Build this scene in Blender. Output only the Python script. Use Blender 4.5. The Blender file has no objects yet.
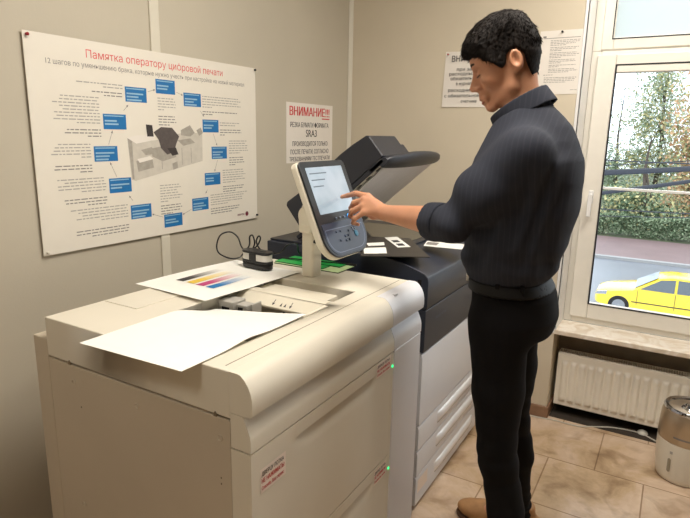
import bpy, bmesh, math, random
import numpy as np
from mathutils import Vector, Matrix
random.seed(7)
rng = np.random.default_rng(7)
SC = bpy.context.scene
COL = SC.collection
PI = math.pi

# ------------------------------------------------------------------ materials
def srgb(c):
    return tuple(((v/255)/12.92 if v/255 <= .04045 else (((v/255)+.055)/1.055)**2.4) for v in c)
def mat(name, col, rough=.5, metal=0., spec=.5, var=0., scale=20., bump=0., bscale=200., emit=None, estr=1., trans=0., sheen=0., coat=0., stretch=(1,1,1)):
    m = bpy.data.materials.new(name); m.use_nodes = True
    nt = m.node_tree; b = nt.nodes['Principled BSDF']
    c = srgb(col)
    b.inputs['Base Color'].default_value = (*c, 1)
    b.inputs['Roughness'].default_value = rough
    b.inputs['Metallic'].default_value = metal
    b.inputs['Specular IOR Level'].default_value = spec
    b.inputs['Transmission Weight'].default_value = trans
    b.inputs['Coat Weight'].default_value = coat
    b.inputs['Sheen Weight'].default_value = sheen
    tc = nt.nodes.new('ShaderNodeTexCoord')
    mp = nt.nodes.new('ShaderNodeMapping'); mp.inputs['Scale'].default_value = stretch
    nt.links.new(tc.outputs['Object'], mp.inputs['Vector'])
    if var > 0:
        n = nt.nodes.new('ShaderNodeTexNoise'); n.inputs['Scale'].default_value = scale; n.inputs['Detail'].default_value = 4
        nt.links.new(mp.outputs[0], n.inputs['Vector'])
        r = nt.nodes.new('ShaderNodeValToRGB')
        r.color_ramp.elements[0].position = .3; r.color_ramp.elements[1].position = .7
        r.color_ramp.elements[0].color = (*[v*(1-var) for v in c], 1)
        r.color_ramp.elements[1].color = (*[min(1, v*(1+var)) for v in c], 1)
        nt.links.new(n.outputs['Fac'], r.inputs['Fac']); nt.links.new(r.outputs['Color'], b.inputs['Base Color'])
    if bump > 0:
        n2 = nt.nodes.new('ShaderNodeTexNoise'); n2.inputs['Scale'].default_value = bscale; n2.inputs['Detail'].default_value = 3
        nt.links.new(mp.outputs[0], n2.inputs['Vector'])
        bp = nt.nodes.new('ShaderNodeBump'); bp.inputs['Strength'].default_value = bump; bp.inputs['Distance'].default_value = .002
        nt.links.new(n2.outputs['Fac'], bp.inputs['Height']); nt.links.new(bp.outputs['Normal'], b.inputs['Normal'])
    if emit is not None:
        b.inputs['Emission Color'].default_value = (*srgb(emit), 1); b.inputs['Emission Strength'].default_value = estr
    return m

M = {}
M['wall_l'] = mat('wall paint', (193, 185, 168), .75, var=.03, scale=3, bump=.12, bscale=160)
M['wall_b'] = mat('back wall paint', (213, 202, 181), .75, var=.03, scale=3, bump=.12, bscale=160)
M['ceiling'] = mat('ceiling white', (235, 233, 226), .8, var=.02)
M['strip'] = mat('joint strip', (216, 210, 194), .5, var=.02)
M['base'] = mat('brown skirting', (140, 108, 84), .5, var=.15, scale=12)
M['beige'] = mat('beige plastic', (224, 217, 201), .42, var=.02, scale=5, bump=.06, bscale=700)
M['beige_panel'] = mat('beige painted metal', (196, 184, 165), .45, var=.03, scale=4, bump=.05, bscale=600)
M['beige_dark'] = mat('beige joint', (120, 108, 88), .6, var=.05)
M['cream'] = mat('cream plastic', (228, 221, 203), .35, var=.02)
M['greywhite'] = mat('grey white plastic', (222, 222, 226), .32, var=.02, scale=5)
M['prwhite'] = mat('printer white plastic', (218, 219, 224), .3, var=.015, scale=5)
M['silver_handle'] = mat('pale satin handle', (236, 238, 242), .18, metal=.1, var=.02)
M['slate'] = mat('dark slate plastic', (40, 46, 60), .38, var=.05, scale=8, bump=.05, bscale=500)
M['slate2'] = mat('darker slate plastic', (34, 37, 46), .42, var=.05, scale=8, bump=.05, bscale=500)
M['adf'] = mat('charcoal plastic', (38, 40, 48), .4, var=.05, scale=8, bump=.05, bscale=500)
M['black'] = mat('black plastic', (22, 22, 24), .35, var=.1)
M['joint'] = mat('black gap', (14, 13, 12), .8, var=.1)
M['paper'] = mat('white paper', (245, 244, 238), .6, var=.01)
M['paper_n'] = mat('notice paper', (234, 228, 220), .6, var=.015)
M['poster'] = mat('poster board', (232, 226, 214), .5, var=.01)
M['ink'] = mat('black ink', (44, 42, 46), .6, var=.05)
M['ink_grey'] = mat('grey ink', (172, 168, 162), .6, var=.05)
M['ink_mid'] = mat('dark grey ink', (134, 130, 127), .6, var=.05)
M['ink_red'] = mat('red ink', (205, 60, 62), .6, var=.05)
M['ink_pink'] = mat('light red ink', (222, 88, 88), .6, var=.05)
M['ink_blue'] = mat('blue ink', (22, 112, 178), .5, var=.05)
M['ink_blue_light'] = mat('light blue ink', (150, 190, 215), .5, var=.05)
M['ink_maroon'] = mat('maroon ink', (110, 30, 50), .5, var=.05)
M['pic_l'] = mat('picture light grey', (205, 199, 188), .6, var=.06, scale=40)
M['pic_m'] = mat('picture mid grey', (168, 162, 152), .6, var=.1, scale=60)
M['pic_d'] = mat('picture dark grey', (88, 80, 78), .6, var=.15, scale=60)
M['pic_k'] = mat('picture black', (58, 52, 52), .6, var=.15, scale=60)
M['green'] = mat('green plastic', (20, 165, 70), .35, var=.05)
M['palegreen'] = mat('pale green card', (190, 215, 160), .55, var=.04)
M['skin'] = mat('skin', (198, 142, 110), .5, var=.07, scale=18, bump=.08, bscale=300)
M['skin'].node_tree.nodes['Principled BSDF'].inputs['Subsurface Weight'].default_value = .12
M['skin'].node_tree.nodes['Principled BSDF'].inputs['Subsurface Radius'].default_value = (.02, .008, .004)
M['lips'] = mat('lips', (176, 100, 84), .45, var=.05)
M['hair'] = mat('dark brown hair', (25, 19, 16), .75, spec=.25, var=.4, scale=90, bump=1., bscale=260, stretch=(1, 1, .25))
M['brow'] = mat('eyebrow hair', (52, 36, 28), .6, var=.2, scale=200)
M['eye'] = mat('eye white', (215, 205, 195), .2, var=.02)
M['iris'] = mat('iris', (60, 40, 28), .2, var=.1)
M['belt'] = mat('black leather', (14, 13, 13), .6, spec=.3, var=.1)
M['trousers'] = mat('black cotton', (15, 14, 16), .9, spec=.2, var=.18, scale=10, bump=.35, bscale=350)
M['leather'] = mat('tan suede', (172, 128, 84), .6, var=.18, scale=25, bump=.25, bscale=200)
M['leather2'] = mat('orange brown leather', (160, 92, 44), .5, var=.2, scale=25, bump=.2)
M['sole'] = mat('shoe sole', (92, 66, 46), .7, var=.1)
M['frame'] = mat('window plastic', (236, 232, 222), .3, var=.02)
M['reveal'] = mat('white reveal plastic', (240, 240, 240), .22, var=.01)
M['gasket'] = mat('black gasket', (25, 25, 27), .6, var=.1)
M['radiator'] = mat('radiator enamel', (246, 241, 228), .3, var=.02)
M['hum_w'] = mat('humidifier plastic', (226, 220, 206), .35, var=.02)
M['hum_s'] = mat('champagne metal', (190, 172, 148), .3, metal=.75, var=.05)
M['chrome'] = mat('chrome', (215, 218, 225), .12, metal=1., var=.02)
M['cable_w'] = mat('white cable', (205, 200, 188), .4, var=.03)
M['dark_board'] = mat('dark board', (58, 54, 50), .45, var=.08, scale=12)
M['glasstop'] = mat('scanner glass', (70, 68, 60), .06, spec=.8, var=.05)
M['lining'] = mat('lid lining', (232, 230, 234), .45, var=.03)
M['wellgrey'] = mat('well plastic', (150, 142, 124), .5, var=.05)
M['guide'] = mat('grey guide plastic', (176, 172, 164), .5, var=.03)
M['steel'] = mat('brushed steel', (222, 220, 214), .35, metal=.25, var=.05)

def shirt_mat():
    m = mat('charcoal striped cotton', (36, 38, 46), .85, spec=.25, bump=.3, bscale=420)
    nt = m.node_tree; b = nt.nodes['Principled BSDF']
    tc = nt.nodes.new('ShaderNodeTexCoord')
    w = nt.nodes.new('ShaderNodeTexWave'); w.wave_type = 'BANDS'; w.bands_direction = 'X'
    w.inputs['Scale'].default_value = 22; w.inputs['Distortion'].default_value = 1.2; w.inputs['Detail'].default_value = 1
    nt.links.new(tc.outputs['Object'], w.inputs['Vector'])
    r = nt.nodes.new('ShaderNodeValToRGB')
    r.color_ramp.elements[0].position = .75; r.color_ramp.elements[1].position = .98
    r.color_ramp.elements[0].color = (*srgb((44, 47, 57)), 1); r.color_ramp.elements[1].color = (*srgb((50, 52, 62)), 1)
    nt.links.new(w.outputs['Fac'], r.inputs['Fac']); nt.links.new(r.outputs['Color'], b.inputs['Base Color'])
    return m
M['shirt'] = shirt_mat()

def tile_mat():
    m = mat('marbled floor tile', (180, 150, 115), .28, bump=.05, bscale=60)
    nt = m.node_tree; b = nt.nodes['Principled BSDF']
    tc = nt.nodes.new('ShaderNodeTexCoord')
    n = nt.nodes.new('ShaderNodeTexNoise'); n.inputs['Scale'].default_value = 3.2; n.inputs['Detail'].default_value = 9; n.inputs['Roughness'].default_value = .66; n.inputs['Distortion'].default_value = .5
    nt.links.new(tc.outputs['Object'], n.inputs['Vector'])
    r = nt.nodes.new('ShaderNodeValToRGB'); e = r.color_ramp.elements
    e[0].position = .28; e[0].color = (*srgb((158, 130, 98)), 1)
    e[1].position = .72; e[1].color = (*srgb((232, 214, 194)), 1)
    k = e.new(.47); k.color = (*srgb((202, 176, 144)), 1)
    k = e.new(.56); k.color = (*srgb((214, 190, 166)), 1)
    nt.links.new(n.outputs['Fac'], r.inputs['Fac'])
    n2 = nt.nodes.new('ShaderNodeTexNoise'); n2.inputs['Scale'].default_value = 7; n2.inputs['Detail'].default_value = 8; n2.inputs['Distortion'].default_value = .9
    nt.links.new(tc.outputs['Object'], n2.inputs['Vector'])
    r2 = nt.nodes.new('ShaderNodeValToRGB'); r2.color_ramp.elements[0].position = .3; r2.color_ramp.elements[0].color = (.55, .48, .42, 1)
    r2.color_ramp.elements[1].position = .48; r2.color_ramp.elements[1].color = (1, 1, 1, 1)
    nt.links.new(n2.outputs['Fac'], r2.inputs['Fac'])
    mx = nt.nodes.new('ShaderNodeMix'); mx.data_type = 'RGBA'; mx.blend_type = 'MULTIPLY'; mx.inputs[0].default_value = .7
    nt.links.new(r.outputs['Color'], mx.inputs[6]); nt.links.new(r2.outputs['Color'], mx.inputs[7])
    # grout: rows along X, .3935 deep, half-tile offset, .408 wide
    br = nt.nodes.new('ShaderNodeTexBrick'); br.offset = .5; br.squash = 1
    br.inputs['Scale'].default_value = 1; br.inputs['Brick Width'].default_value = .407; br.inputs['Row Height'].default_value = .392
    br.inputs['Mortar Size'].default_value = .0035; br.inputs['Mortar Smooth'].default_value = .3
    br.inputs['Color1'].default_value = (1, 1, 1, 1); br.inputs['Color2'].default_value = (.9, .88, .86, 1); br.inputs['Mortar'].default_value = (.50, .42, .34, 1)
    mp = nt.nodes.new('ShaderNodeMapping')
    # rows: boundaries at Y = 2.605 + k*.392 ; Y' = Y + ty ; want Y'=multiple
    ty = 7*.392 - 2.605
    # row 6 holds Y 2.21..2.605 (even rows unshifted), joints at X=-.367,.038 ; row 7 -> -.161
    tx = .367+.407*10-.2035
    mp.inputs['Location'].default_value = (tx, ty, 0)
    nt.links.new(tc.outputs['Object'], mp.inputs['Vector']); nt.links.new(mp.outputs[0], br.inputs['Vector'])
    mx2 = nt.nodes.new('ShaderNodeMix'); mx2.data_type = 'RGBA'; mx2.blend_type = 'MULTIPLY'; mx2.inputs[0].default_value = 1
    nt.links.new(mx.outputs[2], mx2.inputs[6]); nt.links.new(br.outputs['Color'], mx2.inputs[7])
    nt.links.new(mx2.outputs[2], b.inputs['Base Color'])
    return m
M['tile'] = tile_mat()

def marble_sill():
    m = mat('marbled sill', (236, 226, 210), .3)
    nt = m.node_tree; b = nt.nodes['Principled BSDF']
    tc = nt.nodes.new('ShaderNodeTexCoord')
    n = nt.nodes.new('ShaderNodeTexNoise'); n.inputs['Scale'].default_value = 9; n.inputs['Detail'].default_value = 6; n.inputs['Distortion'].default_value = 2
    nt.links.new(tc.outputs['Object'], n.inputs['Vector'])
    r = nt.nodes.new('ShaderNodeValToRGB')
    r.color_ramp.elements[0].position = .35; r.color_ramp.elements[0].color = (*srgb((220, 204, 182)), 1)
    r.color_ramp.elements[1].position = .6; r.color_ramp.elements[1].color = (*srgb((244, 236, 224)), 1)
    nt.links.new(n.outputs['Fac'], r.inputs['Fac']); nt.links.new(r.outputs['Color'], b.inputs['Base Color'])
    return m
M['sill'] = marble_sill()

def glass_mat(name, tint=(1, 1, 1), rough=0., diff=0.):
    m = bpy.data.materials.new(name); m.use_nodes = True; nt = m.node_tree
    nt.nodes.remove(nt.nodes['Principled BSDF']); out = nt.nodes['Material Output']
    t = nt.nodes.new('ShaderNodeBsdfTransparent'); t.inputs['Color'].default_value = (*tint, 1)
    g = nt.nodes.new('ShaderNodeBsdfGlossy'); g.inputs['Roughness'].default_value = rough
    f = nt.nodes.new('ShaderNodeFresnel'); f.inputs['IOR'].default_value = 1.35
    mx = nt.nodes.new('ShaderNodeMixShader'); nt.links.new(f.outputs[0], mx.inputs[0]); nt.links.new(t.outputs[0], mx.inputs[1]); nt.links.new(g.outputs[0], mx.inputs[2])
    last = mx
    if diff > 0:
        d = nt.nodes.new('ShaderNodeBsdfTranslucent'); d.inputs['Color'].default_value = (.8, .86, .86, 1)
        d2 = nt.nodes.new('ShaderNodeBsdfDiffuse'); d2.inputs['Color'].default_value = (.66, .72, .74, 1)
        ad = nt.nodes.new('ShaderNodeMixShader'); ad.inputs[0].default_value = .5
        nt.links.new(d.outputs[0], ad.inputs[1]); nt.links.new(d2.outputs[0], ad.inputs[2])
        m2 = nt.nodes.new('ShaderNodeMixShader'); m2.inputs[0].default_value = diff
        nt.links.new(mx.outputs[0], m2.inputs[1]); nt.links.new(ad.outputs[0], m2.inputs[2]); last = m2
    nt.links.new(last.outputs[0], out.inputs['Surface'])
    return m
M['glass'] = glass_mat('window glass', (.97, .985, .98))
M['frost'] = glass_mat('filmed window glass', (.9, .95, .95), .3, .85)

def screen_mat():
    m = mat('lit touch screen', (20, 22, 26), .12)
    nt = m.node_tree; b = nt.nodes['Principled BSDF']
    tc = nt.nodes.new('ShaderNodeTexCoord')
    n = nt.nodes.new('ShaderNodeTexNoise'); n.inputs['Scale'].default_value = 7; n.inputs['Detail'].default_value = 2
    nt.links.new(tc.outputs['Object'], n.inputs['Vector'])
    r = nt.nodes.new('ShaderNodeValToRGB')
    r.color_ramp.elements[0].position = .35; r.color_ramp.elements[0].color = (*srgb((176, 196, 206)), 1)
    r.color_ramp.elements[1].position = .62; r.color_ramp.elements[1].color = (*srgb((222, 232, 240)), 1)
    nt.links.new(n.outputs['Fac'], r.inputs['Fac']); nt.links.new(r.outputs['Color'], b.inputs['Emission Color'])
    b.inputs['Emission Strength'].default_value = .8
    return m
M['screen'] = screen_mat()
def emit(name, c, s):
    return mat(name, (30, 30, 30), .3, emit=c, estr=s)
M['led_green'] = emit('green led', (40, 255, 130), 3.)
M['led_blue'] = emit('blue led', (60, 170, 255), 2.5)
M['led_line'] = emit('pale screen line', (150, 165, 175), .5)
M['led_teal'] = mat('teal button', (60, 130, 165), .3, var=.05)
M['button'] = mat('grey button', (110, 122, 140), .4, var=.05)
M['button_dim'] = mat('slate button', (64, 76, 98), .4, var=.05)
M['panel_blue'] = mat('blue slate panel', (42, 50, 70), .3, var=.04)
M['bezel'] = mat('dark bezel', (34, 36, 40), .32, var=.04)
M['panel_line'] = mat('panel trim line', (96, 106, 128), .3, var=.04)

def grad_mat(name, c, y0, y1):
    m = mat(name, c, .6); nt = m.node_tree; b = nt.nodes['Principled BSDF']
    tc = nt.nodes.new('ShaderNodeTexCoord'); sp = nt.nodes.new('ShaderNodeSeparateXYZ'); nt.links.new(tc.outputs['Generated'], sp.inputs[0])
    r = nt.nodes.new('ShaderNodeValToRGB')
    r.color_ramp.elements[0].position = .25; r.color_ramp.elements[0].color = (*srgb(c), 1)
    r.color_ramp.elements[1].position = .98; r.color_ramp.elements[1].color = (*srgb((245, 244, 238)), 1)
    nt.links.new(sp.outputs['Y'], r.inputs['Fac']); nt.links.new(r.outputs['Color'], b.inputs['Base Color'])
    return m

# ------------------------------------------------------------------ mesh helpers
ROOT = {}
def tag(o, label=None, cat=None, group=None, kind=None):
    if label: o['label'] = label
    if cat: o['category'] = cat
    if group: o['group'] = group
    if kind: o['kind'] = kind
    return o
def thing(name, loc, label, cat, group=None):
    o = bpy.data.objects.new(name, None); COL.objects.link(o); o.location = loc
    o.empty_display_size = .05
    ROOT[o] = Vector(loc); return tag(o, label, cat, group)
def link(name, verts, faces, m, parent=None, smooth=True, bevel=0, fmat=None, loc=None, seg=2, ang=.6, weld=False, flip=False):
    me = bpy.data.meshes.new(name)
    if parent is not None: off = ROOT[parent]
    elif loc is not None: off = Vector(loc)
    else: off = Vector((0, 0, 0))
    v = np.asarray(verts, float) - np.array(off)
    if isinstance(faces, np.ndarray): faces = faces.tolist()
    me.from_pydata(v.tolist(), [], faces)
    ms = m if isinstance(m, (list, tuple)) else [m]
    for k in ms: me.materials.append(k)
    if fmat is not None: me.polygons.foreach_set('material_index', fmat)
    if weld or flip is not None:
        bm = bmesh.new(); bm.from_mesh(me); 
        if weld: bmesh.ops.remove_doubles(bm, verts=bm.verts, dist=1e-5)
        if not flip: bmesh.ops.recalc_face_normals(bm, faces=bm.faces)
        bm.to_mesh(me); bm.free()
    me.polygons.foreach_set('use_smooth', [smooth]*len(me.polygons))
    if smooth and not bevel:
        try: me.set_sharp_from_angle(angle=ang)
        except Exception: pass
    o = bpy.data.objects.new(name, me); COL.objects.link(o)
    if parent is not None: o.parent = parent; ROOT[o] = off
    else: o.location = off; ROOT[o] = off
    if bevel:
        b = o.modifiers.new('Bevel', 'BEVEL'); b.width = bevel; b.segments = seg; b.limit_method = 'ANGLE'; b.angle_limit = .6; b.harden_normals = True
    me.update()
    return o
class MB:
    def __init__(s): s.v = []; s.f = []; s.m = []; s.cur = 0
    def add(s, v, f):
        n = len(s.v); s.v += [tuple(p) for p in v]; s.f += [tuple(i+n for i in q) for q in f]; s.m += [s.cur]*len(f); return s
    def box(s, lo, hi, T=None):
        x0, y0, z0 = lo; x1, y1, z1 = hi
        v = [(x0,y0,z0),(x1,y0,z0),(x1,y1,z0),(x0,y1,z0),(x0,y0,z1),(x1,y0,z1),(x1,y1,z1),(x0,y1,z1)]
        if T is not None: v = [tuple(T(Vector(p))) for p in v]
        return s.add(v, [(0,3,2,1),(4,5,6,7),(0,1,5,4),(1,2,6,5),(2,3,7,6),(3,0,4,7)])
    def prism(s, poly, axis, a, b, T=None):
        # poly = 2-D points in the two other axes (in xyz order)
        def mk(p, t):
            return {'x': (t, p[0], p[1]), 'y': (p[0], t, p[1]), 'z': (p[0], p[1], t)}[axis]
        n = len(poly); v = [mk(p, a) for p in poly] + [mk(p, b) for p in poly]
        if T is not None: v = [tuple(T(Vector(p))) for p in v]
        f = [tuple(range(n))[::-1], tuple(range(n, 2*n))] + [(i, (i+1) % n, (i+1) % n+n, i+n) for i in range(n)]
        return s.add(v, f)
    def tube(s, path, r, n=10, caps=True):
        P = [Vector(p) for p in path]; rs = r if isinstance(r, (list, tuple)) else [r]*len(P)
        up = Vector((0, 0, 1)); v = []; f = []
        t0 = (P[1]-P[0]).normalized()
        if abs(t0.dot(up)) > .9: up = Vector((1, 0, 0))
        nrm = t0.cross(up).normalized()
        for i, p in enumerate(P):
            t = (P[min(i+1, len(P)-1)]-P[max(i-1, 0)]).normalized()
            nrm = (nrm - t*nrm.dot(t)).normalized(); b = t.cross(nrm)
            for k in range(n):
                a = 2*PI*k/n; v.append(p+(nrm*math.cos(a)+b*math.sin(a))*rs[i])
        for i in range(len(P)-1):
            for k in range(n):
                f.append((i*n+k, i*n+(k+1) % n, (i+1)*n+(k+1) % n, (i+1)*n+k))
        if caps: f.append(tuple(range(n))[::-1]); f.append(tuple(range((len(P)-1)*n, len(P)*n)))
        return s.add(v, f)
    def lathe(s, prof, c, axis=(0, 0, 1), n=32):
        c = Vector(c); ax = Vector(axis).normalized(); up = Vector((1, 0, 0)) if abs(ax.x) < .9 else Vector((0, 1, 0))
        a = ax.cross(up).normalized(); b = ax.cross(a); v = []; f = []
        for r, h in prof:
            for k in range(n):
                t = 2*PI*k/n; v.append(c+ax*h+(a*math.cos(t)+b*math.sin(t))*max(r, 1e-4))
        for i in range(len(prof)-1):
            for k in range(n): f.append((i*n+k, i*n+(k+1) % n, (i+1)*n+(k+1) % n, (i+1)*n+k))
        f.append(tuple(range(n))[::-1]); f.append(tuple(range((len(prof)-1)*n, len(prof)*n)))
        return s.add(v, f)
    def grid(s, fn, nu, nv):
        v = [fn(i/nu, j/nv) for j in range(nv+1) for i in range(nu+1)]
        f = [(j*(nu+1)+i, j*(nu+1)+i+1, (j+1)*(nu+1)+i+1, (j+1)*(nu+1)+i) for j in range(nv) for i in range(nu)]
        return s.add(v, f)
    def ball(s, c, r, n=12):
        rr = r if isinstance(r, (tuple, list)) else (r, r, r)
        v = []; f = []
        for j in range(1, n):
            for k in range(2*n):
                a = PI*j/n; t = PI*k/n
                v.append((c[0]+rr[0]*math.sin(a)*math.cos(t), c[1]+rr[1]*math.sin(a)*math.sin(t), c[2]+rr[2]*math.cos(a)))
        m2 = 2*n; top = len(v); v.append((c[0], c[1], c[2]+rr[2])); v.append((c[0], c[1], c[2]-rr[2]))
        for j in range(n-2):
            for k in range(m2): f.append((j*m2+k, (j+1)*m2+k, (j+1)*m2+(k+1) % m2, j*m2+(k+1) % m2))
        for k in range(m2): f.append((top, k, (k+1) % m2)); f.append((top+1, (n-2)*m2+(k+1) % m2, (n-2)*m2+k))
        return s.add(v, f)
    def build(s, name, m, parent=None, **kw):
        return link(name, s.v, s.f, m, parent, fmat=s.m if isinstance(m, (list, tuple)) else None, **kw)
def box(name, lo, hi, m, parent=None, bevel=0, **kw):
    return MB().box(lo, hi).build(name, m, parent, bevel=bevel, **kw)
def catmull(pts, k=8, closed=False):
    P = [Vector(p) for p in pts]; out = []; n = len(P)
    rngi = range(n if closed else n-1)
    for i in rngi:
        if closed: a, b, c, d = P[(i-1) % n], P[i], P[(i+1) % n], P[(i+2) % n]
        else: a, b, c, d = P[max(i-1, 0)], P[i], P[i+1], P[min(i+2, n-1)]
        for j in range(k):
            t = j/k
            out.append(.5*((2*b)+(c-a)*t+(2*a-5*b+4*c-d)*t*t+(3*b-a-3*c+d)*t**3))
    if not closed: out.append(P[-1])
    return out

# text as mesh on a plane: origin o, axes u,v ; fitted to width w and cap height h
_tc = {}
from mathutils.geometry import tessellate_polygon
def glyph_loops(s):
    cu = bpy.data.curves.new('txt', 'FONT'); cu.body = s; cu.size = 1; cu.resolution_u = 3; cu.fill_mode = 'NONE'
    ob = bpy.data.objects.new('txt', cu); COL.objects.link(ob)
    dg = bpy.context.evaluated_depsgraph_get(); me = bpy.data.meshes.new_from_object(ob.evaluated_get(dg))
    P = [(p.co.x, p.co.y) for p in me.vertices]; nb = {}
    for e in me.edges:
        i, j = e.vertices; nb.setdefault(i, []).append(j); nb.setdefault(j, []).append(i)
    bpy.data.objects.remove(ob); bpy.data.meshes.remove(me); bpy.data.curves.remove(cu)
    seen = set(); out = []
    for k in sorted(nb):
        if k in seen: continue
        lp = [k]; seen.add(k); c = k
        while True:
            n = [q for q in nb[c] if q not in seen]
            if not n: break
            c = n[0]; seen.add(c); lp.append(c)
        if len(lp) > 2: out.append([P[i] for i in lp])
    return out
def area2(l): return sum(l[i-1][0]*l[i][1]-l[i][0]*l[i-1][1] for i in range(len(l)))/2
def inside(p, l):
    r = False
    for i in range(len(l)):
        (x0, y0), (x1, y1) = l[i-1], l[i]
        if (y0 > p[1]) != (y1 > p[1]) and p[0] < (x1-x0)*(p[1]-y0)/(y1-y0)+x0: r = not r
    return r
def text_shape(s, bold=0.):
    key = (s, bold)
    if key in _tc: return _tc[key]
    L = glyph_loops(s)
    outer = []; holes = []
    for l in L:
        cont = [k for k in L if k is not l and inside(l[0], k)]
        if cont and (area2(min(cont, key=lambda k: abs(area2(k)))) > 0) != (area2(l) > 0): holes.append(l)
        else: outer.append(l)
    v = []; f = []
    for oi, o in enumerate(outer):
        grp = [o]+[h for h in holes if inside(h[0], o)]
        pts = [p for l in grp for p in l]
        tri = tessellate_polygon([[Vector((x, y, 0)) for x, y in l] for l in grp])
        for di, dx in enumerate((0,) if not bold else (-bold, bold, 0)):
            n = len(v); v += [(x+dx, y, di+(oi % 3)*.3) for x, y in pts]
            for t in tri:
                a, b_, c = [pts[i] for i in t]
                if (b_[0]-a[0])*(c[1]-a[1])-(b_[1]-a[1])*(c[0]-a[0]) < 0: t = t[::-1]
                f.append(tuple(i+n for i in t))
    _tc[key] = (v, f); return v, f
def put_text(mb, s, o, u, v, w=None, h=None, bold=0., align='l', lift=.0004):
    sv, sf = text_shape(s, bold)
    xs = [p[0] for p in sv]; x0, x1 = min(xs), max(xs)
    cap = .72
    sy = (h/cap) if h else (w/(x1-x0)); sx = (w/(x1-x0)) if w else sy
    W = (x1-x0)*sx; off = {'l': 0, 'c': -W/2, 'r': -W}[align]
    o = Vector(o); u = Vector(u); v = Vector(v); n = u.cross(v).normalized()
    mb.add([o+u*((p[0]-x0)*sx+off)+v*(p[1]*sy)+n*(lift+p[2]*.00012) for p in sv], sf)
def rect(mb, o, u, v, x0, y0, x1, y1, lift=.0004):
    o = Vector(o); u = Vector(u); v = Vector(v); n = u.cross(v).normalized()
    mb.add([o+u*a+v*b+n*lift for a, b in ((x0, y0), (x1, y0), (x1, y1), (x0, y1))], [(0, 1, 2, 3)])
def poly(mb, o, u, v, pts, lift=.0004):
    o = Vector(o); u = Vector(u); v = Vector(v); n = u.cross(v).normalized()
    mb.add([o+u*a+v*b+n*lift for a, b in pts], [tuple(range(len(pts)))])

# ------------------------------------------------------------------ camera
F_, YAW, PIT, RO = 562., math.radians(-30.3), math.radians(12.6), math.radians(1.14)
fw = Vector((math.sin(YAW)*math.cos(PIT), math.cos(YAW)*math.cos(PIT), -math.sin(PIT)))
rt = Vector((math.cos(YAW), -math.sin(YAW), 0)); up = rt.cross(fw)
r2 = rt*math.cos(RO)+up*math.sin(RO); u2 = -rt*math.sin(RO)+up*math.cos(RO)
cam = bpy.data.cameras.new('Camera'); camo = bpy.data.objects.new('Camera', cam); COL.objects.link(camo)
cam.sensor_fit = 'HORIZONTAL'; cam.sensor_width = 36; cam.lens = F_/690*36; cam.clip_start = .05; cam.clip_end = 300
mw = Matrix.Identity(4)
for i in range(3): mw[i][0] = r2[i]; mw[i][1] = u2[i]; mw[i][2] = -fw[i]
mw.translation = (0, 0, 1.5); camo.matrix_world = mw
SC.camera = camo

# ------------------------------------------------------------------ room shell
XL = -1.747; YB = 3.0; ZC = 2.75; XR = 2.3; YF = -1.6
def struct(o): o['kind'] = 'structure'; return o
struct(box('floor', (XL-.15, YF-.15, -.1), (XR+.15, YB+.3, 0), M['tile']))
struct(box('ceiling', (XL-.15, YF-.15, ZC), (XR+.15, YB+.3, ZC+.1), M['ceiling']))
struct(box('wall_left', (XL-.15, YF-.15, 0), (XL, YB+.3, ZC), M['wall_l']))
M['wall_far'] = mat('brown wall behind the camera', (132, 122, 108), .8, var=.03)  # unseen walls, brown chosen to cut fill light on camera-facing surfaces
struct(box('wall_right', (XR, YF-.15, 0), (XR+.15, YB+.3, ZC), M['wall_far']))
struct(box('wall_front', (XL, YF-.15, 0), (XR, YF, ZC), M['wall_far']))
WX0, WX1 = -.462, 1.55
wb = MB()
wb.box((XL, YB, 0), (WX0, YB+.3, ZC)); wb.box((WX1, YB, 0), (XR, YB+.3, ZC))
wb.box((WX0, YB, 2.52), (WX1, YB+.3, ZC))
struct(wb.build('wall_back', M['wall_b'], smooth=False))
M['niche'] = mat('grey niche wall', (140, 131, 116), .9, var=.12, scale=14)  # niche wall, greyer and darker than the back wall
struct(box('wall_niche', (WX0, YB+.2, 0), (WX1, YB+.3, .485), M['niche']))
struct(box('trim_4', (WX0+.012, YB+.03, 0), (WX1, YB+.2, .0015), mat('dark niche floor', (58, 50, 42), .9, var=.2, scale=20)))  # floor strip inside the niche, darker than the tiles
bb = MB(); bb.box((XL, YB-.014, 0), (WX0+.002, YB, .068)); bb.box((WX0, YB-.014, 0), (WX0+.012, YB+.2, .068))
struct(bb.build('baseboard_back', M['base'], bevel=.004))
struct(box('baseboard_left', (XL, YF, 0), (XL+.014, YB-.014, .068), M['base'], bevel=.004))
struct(box('trim_1', (XL, 1.528, .0), (XL+.007, 1.572, ZC), M['strip'], bevel=.003))
struct(MB().prism([(XL, YB), (XL+.02, YB), (XL+.02, YB-.004), (XL+.004, YB-.02), (XL, YB-.02)], 'z', 0, ZC).build('trim_2', M['strip'], bevel=.002))
struct(MB().box((WX0, YB-.004, .512), (WX0+.008, YB+.2, 2.52)).box((WX0-.012, YB-.004, .49), (WX0+.008, YB, 2.52)).build('trim_3', M['reveal'], bevel=.002))

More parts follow.
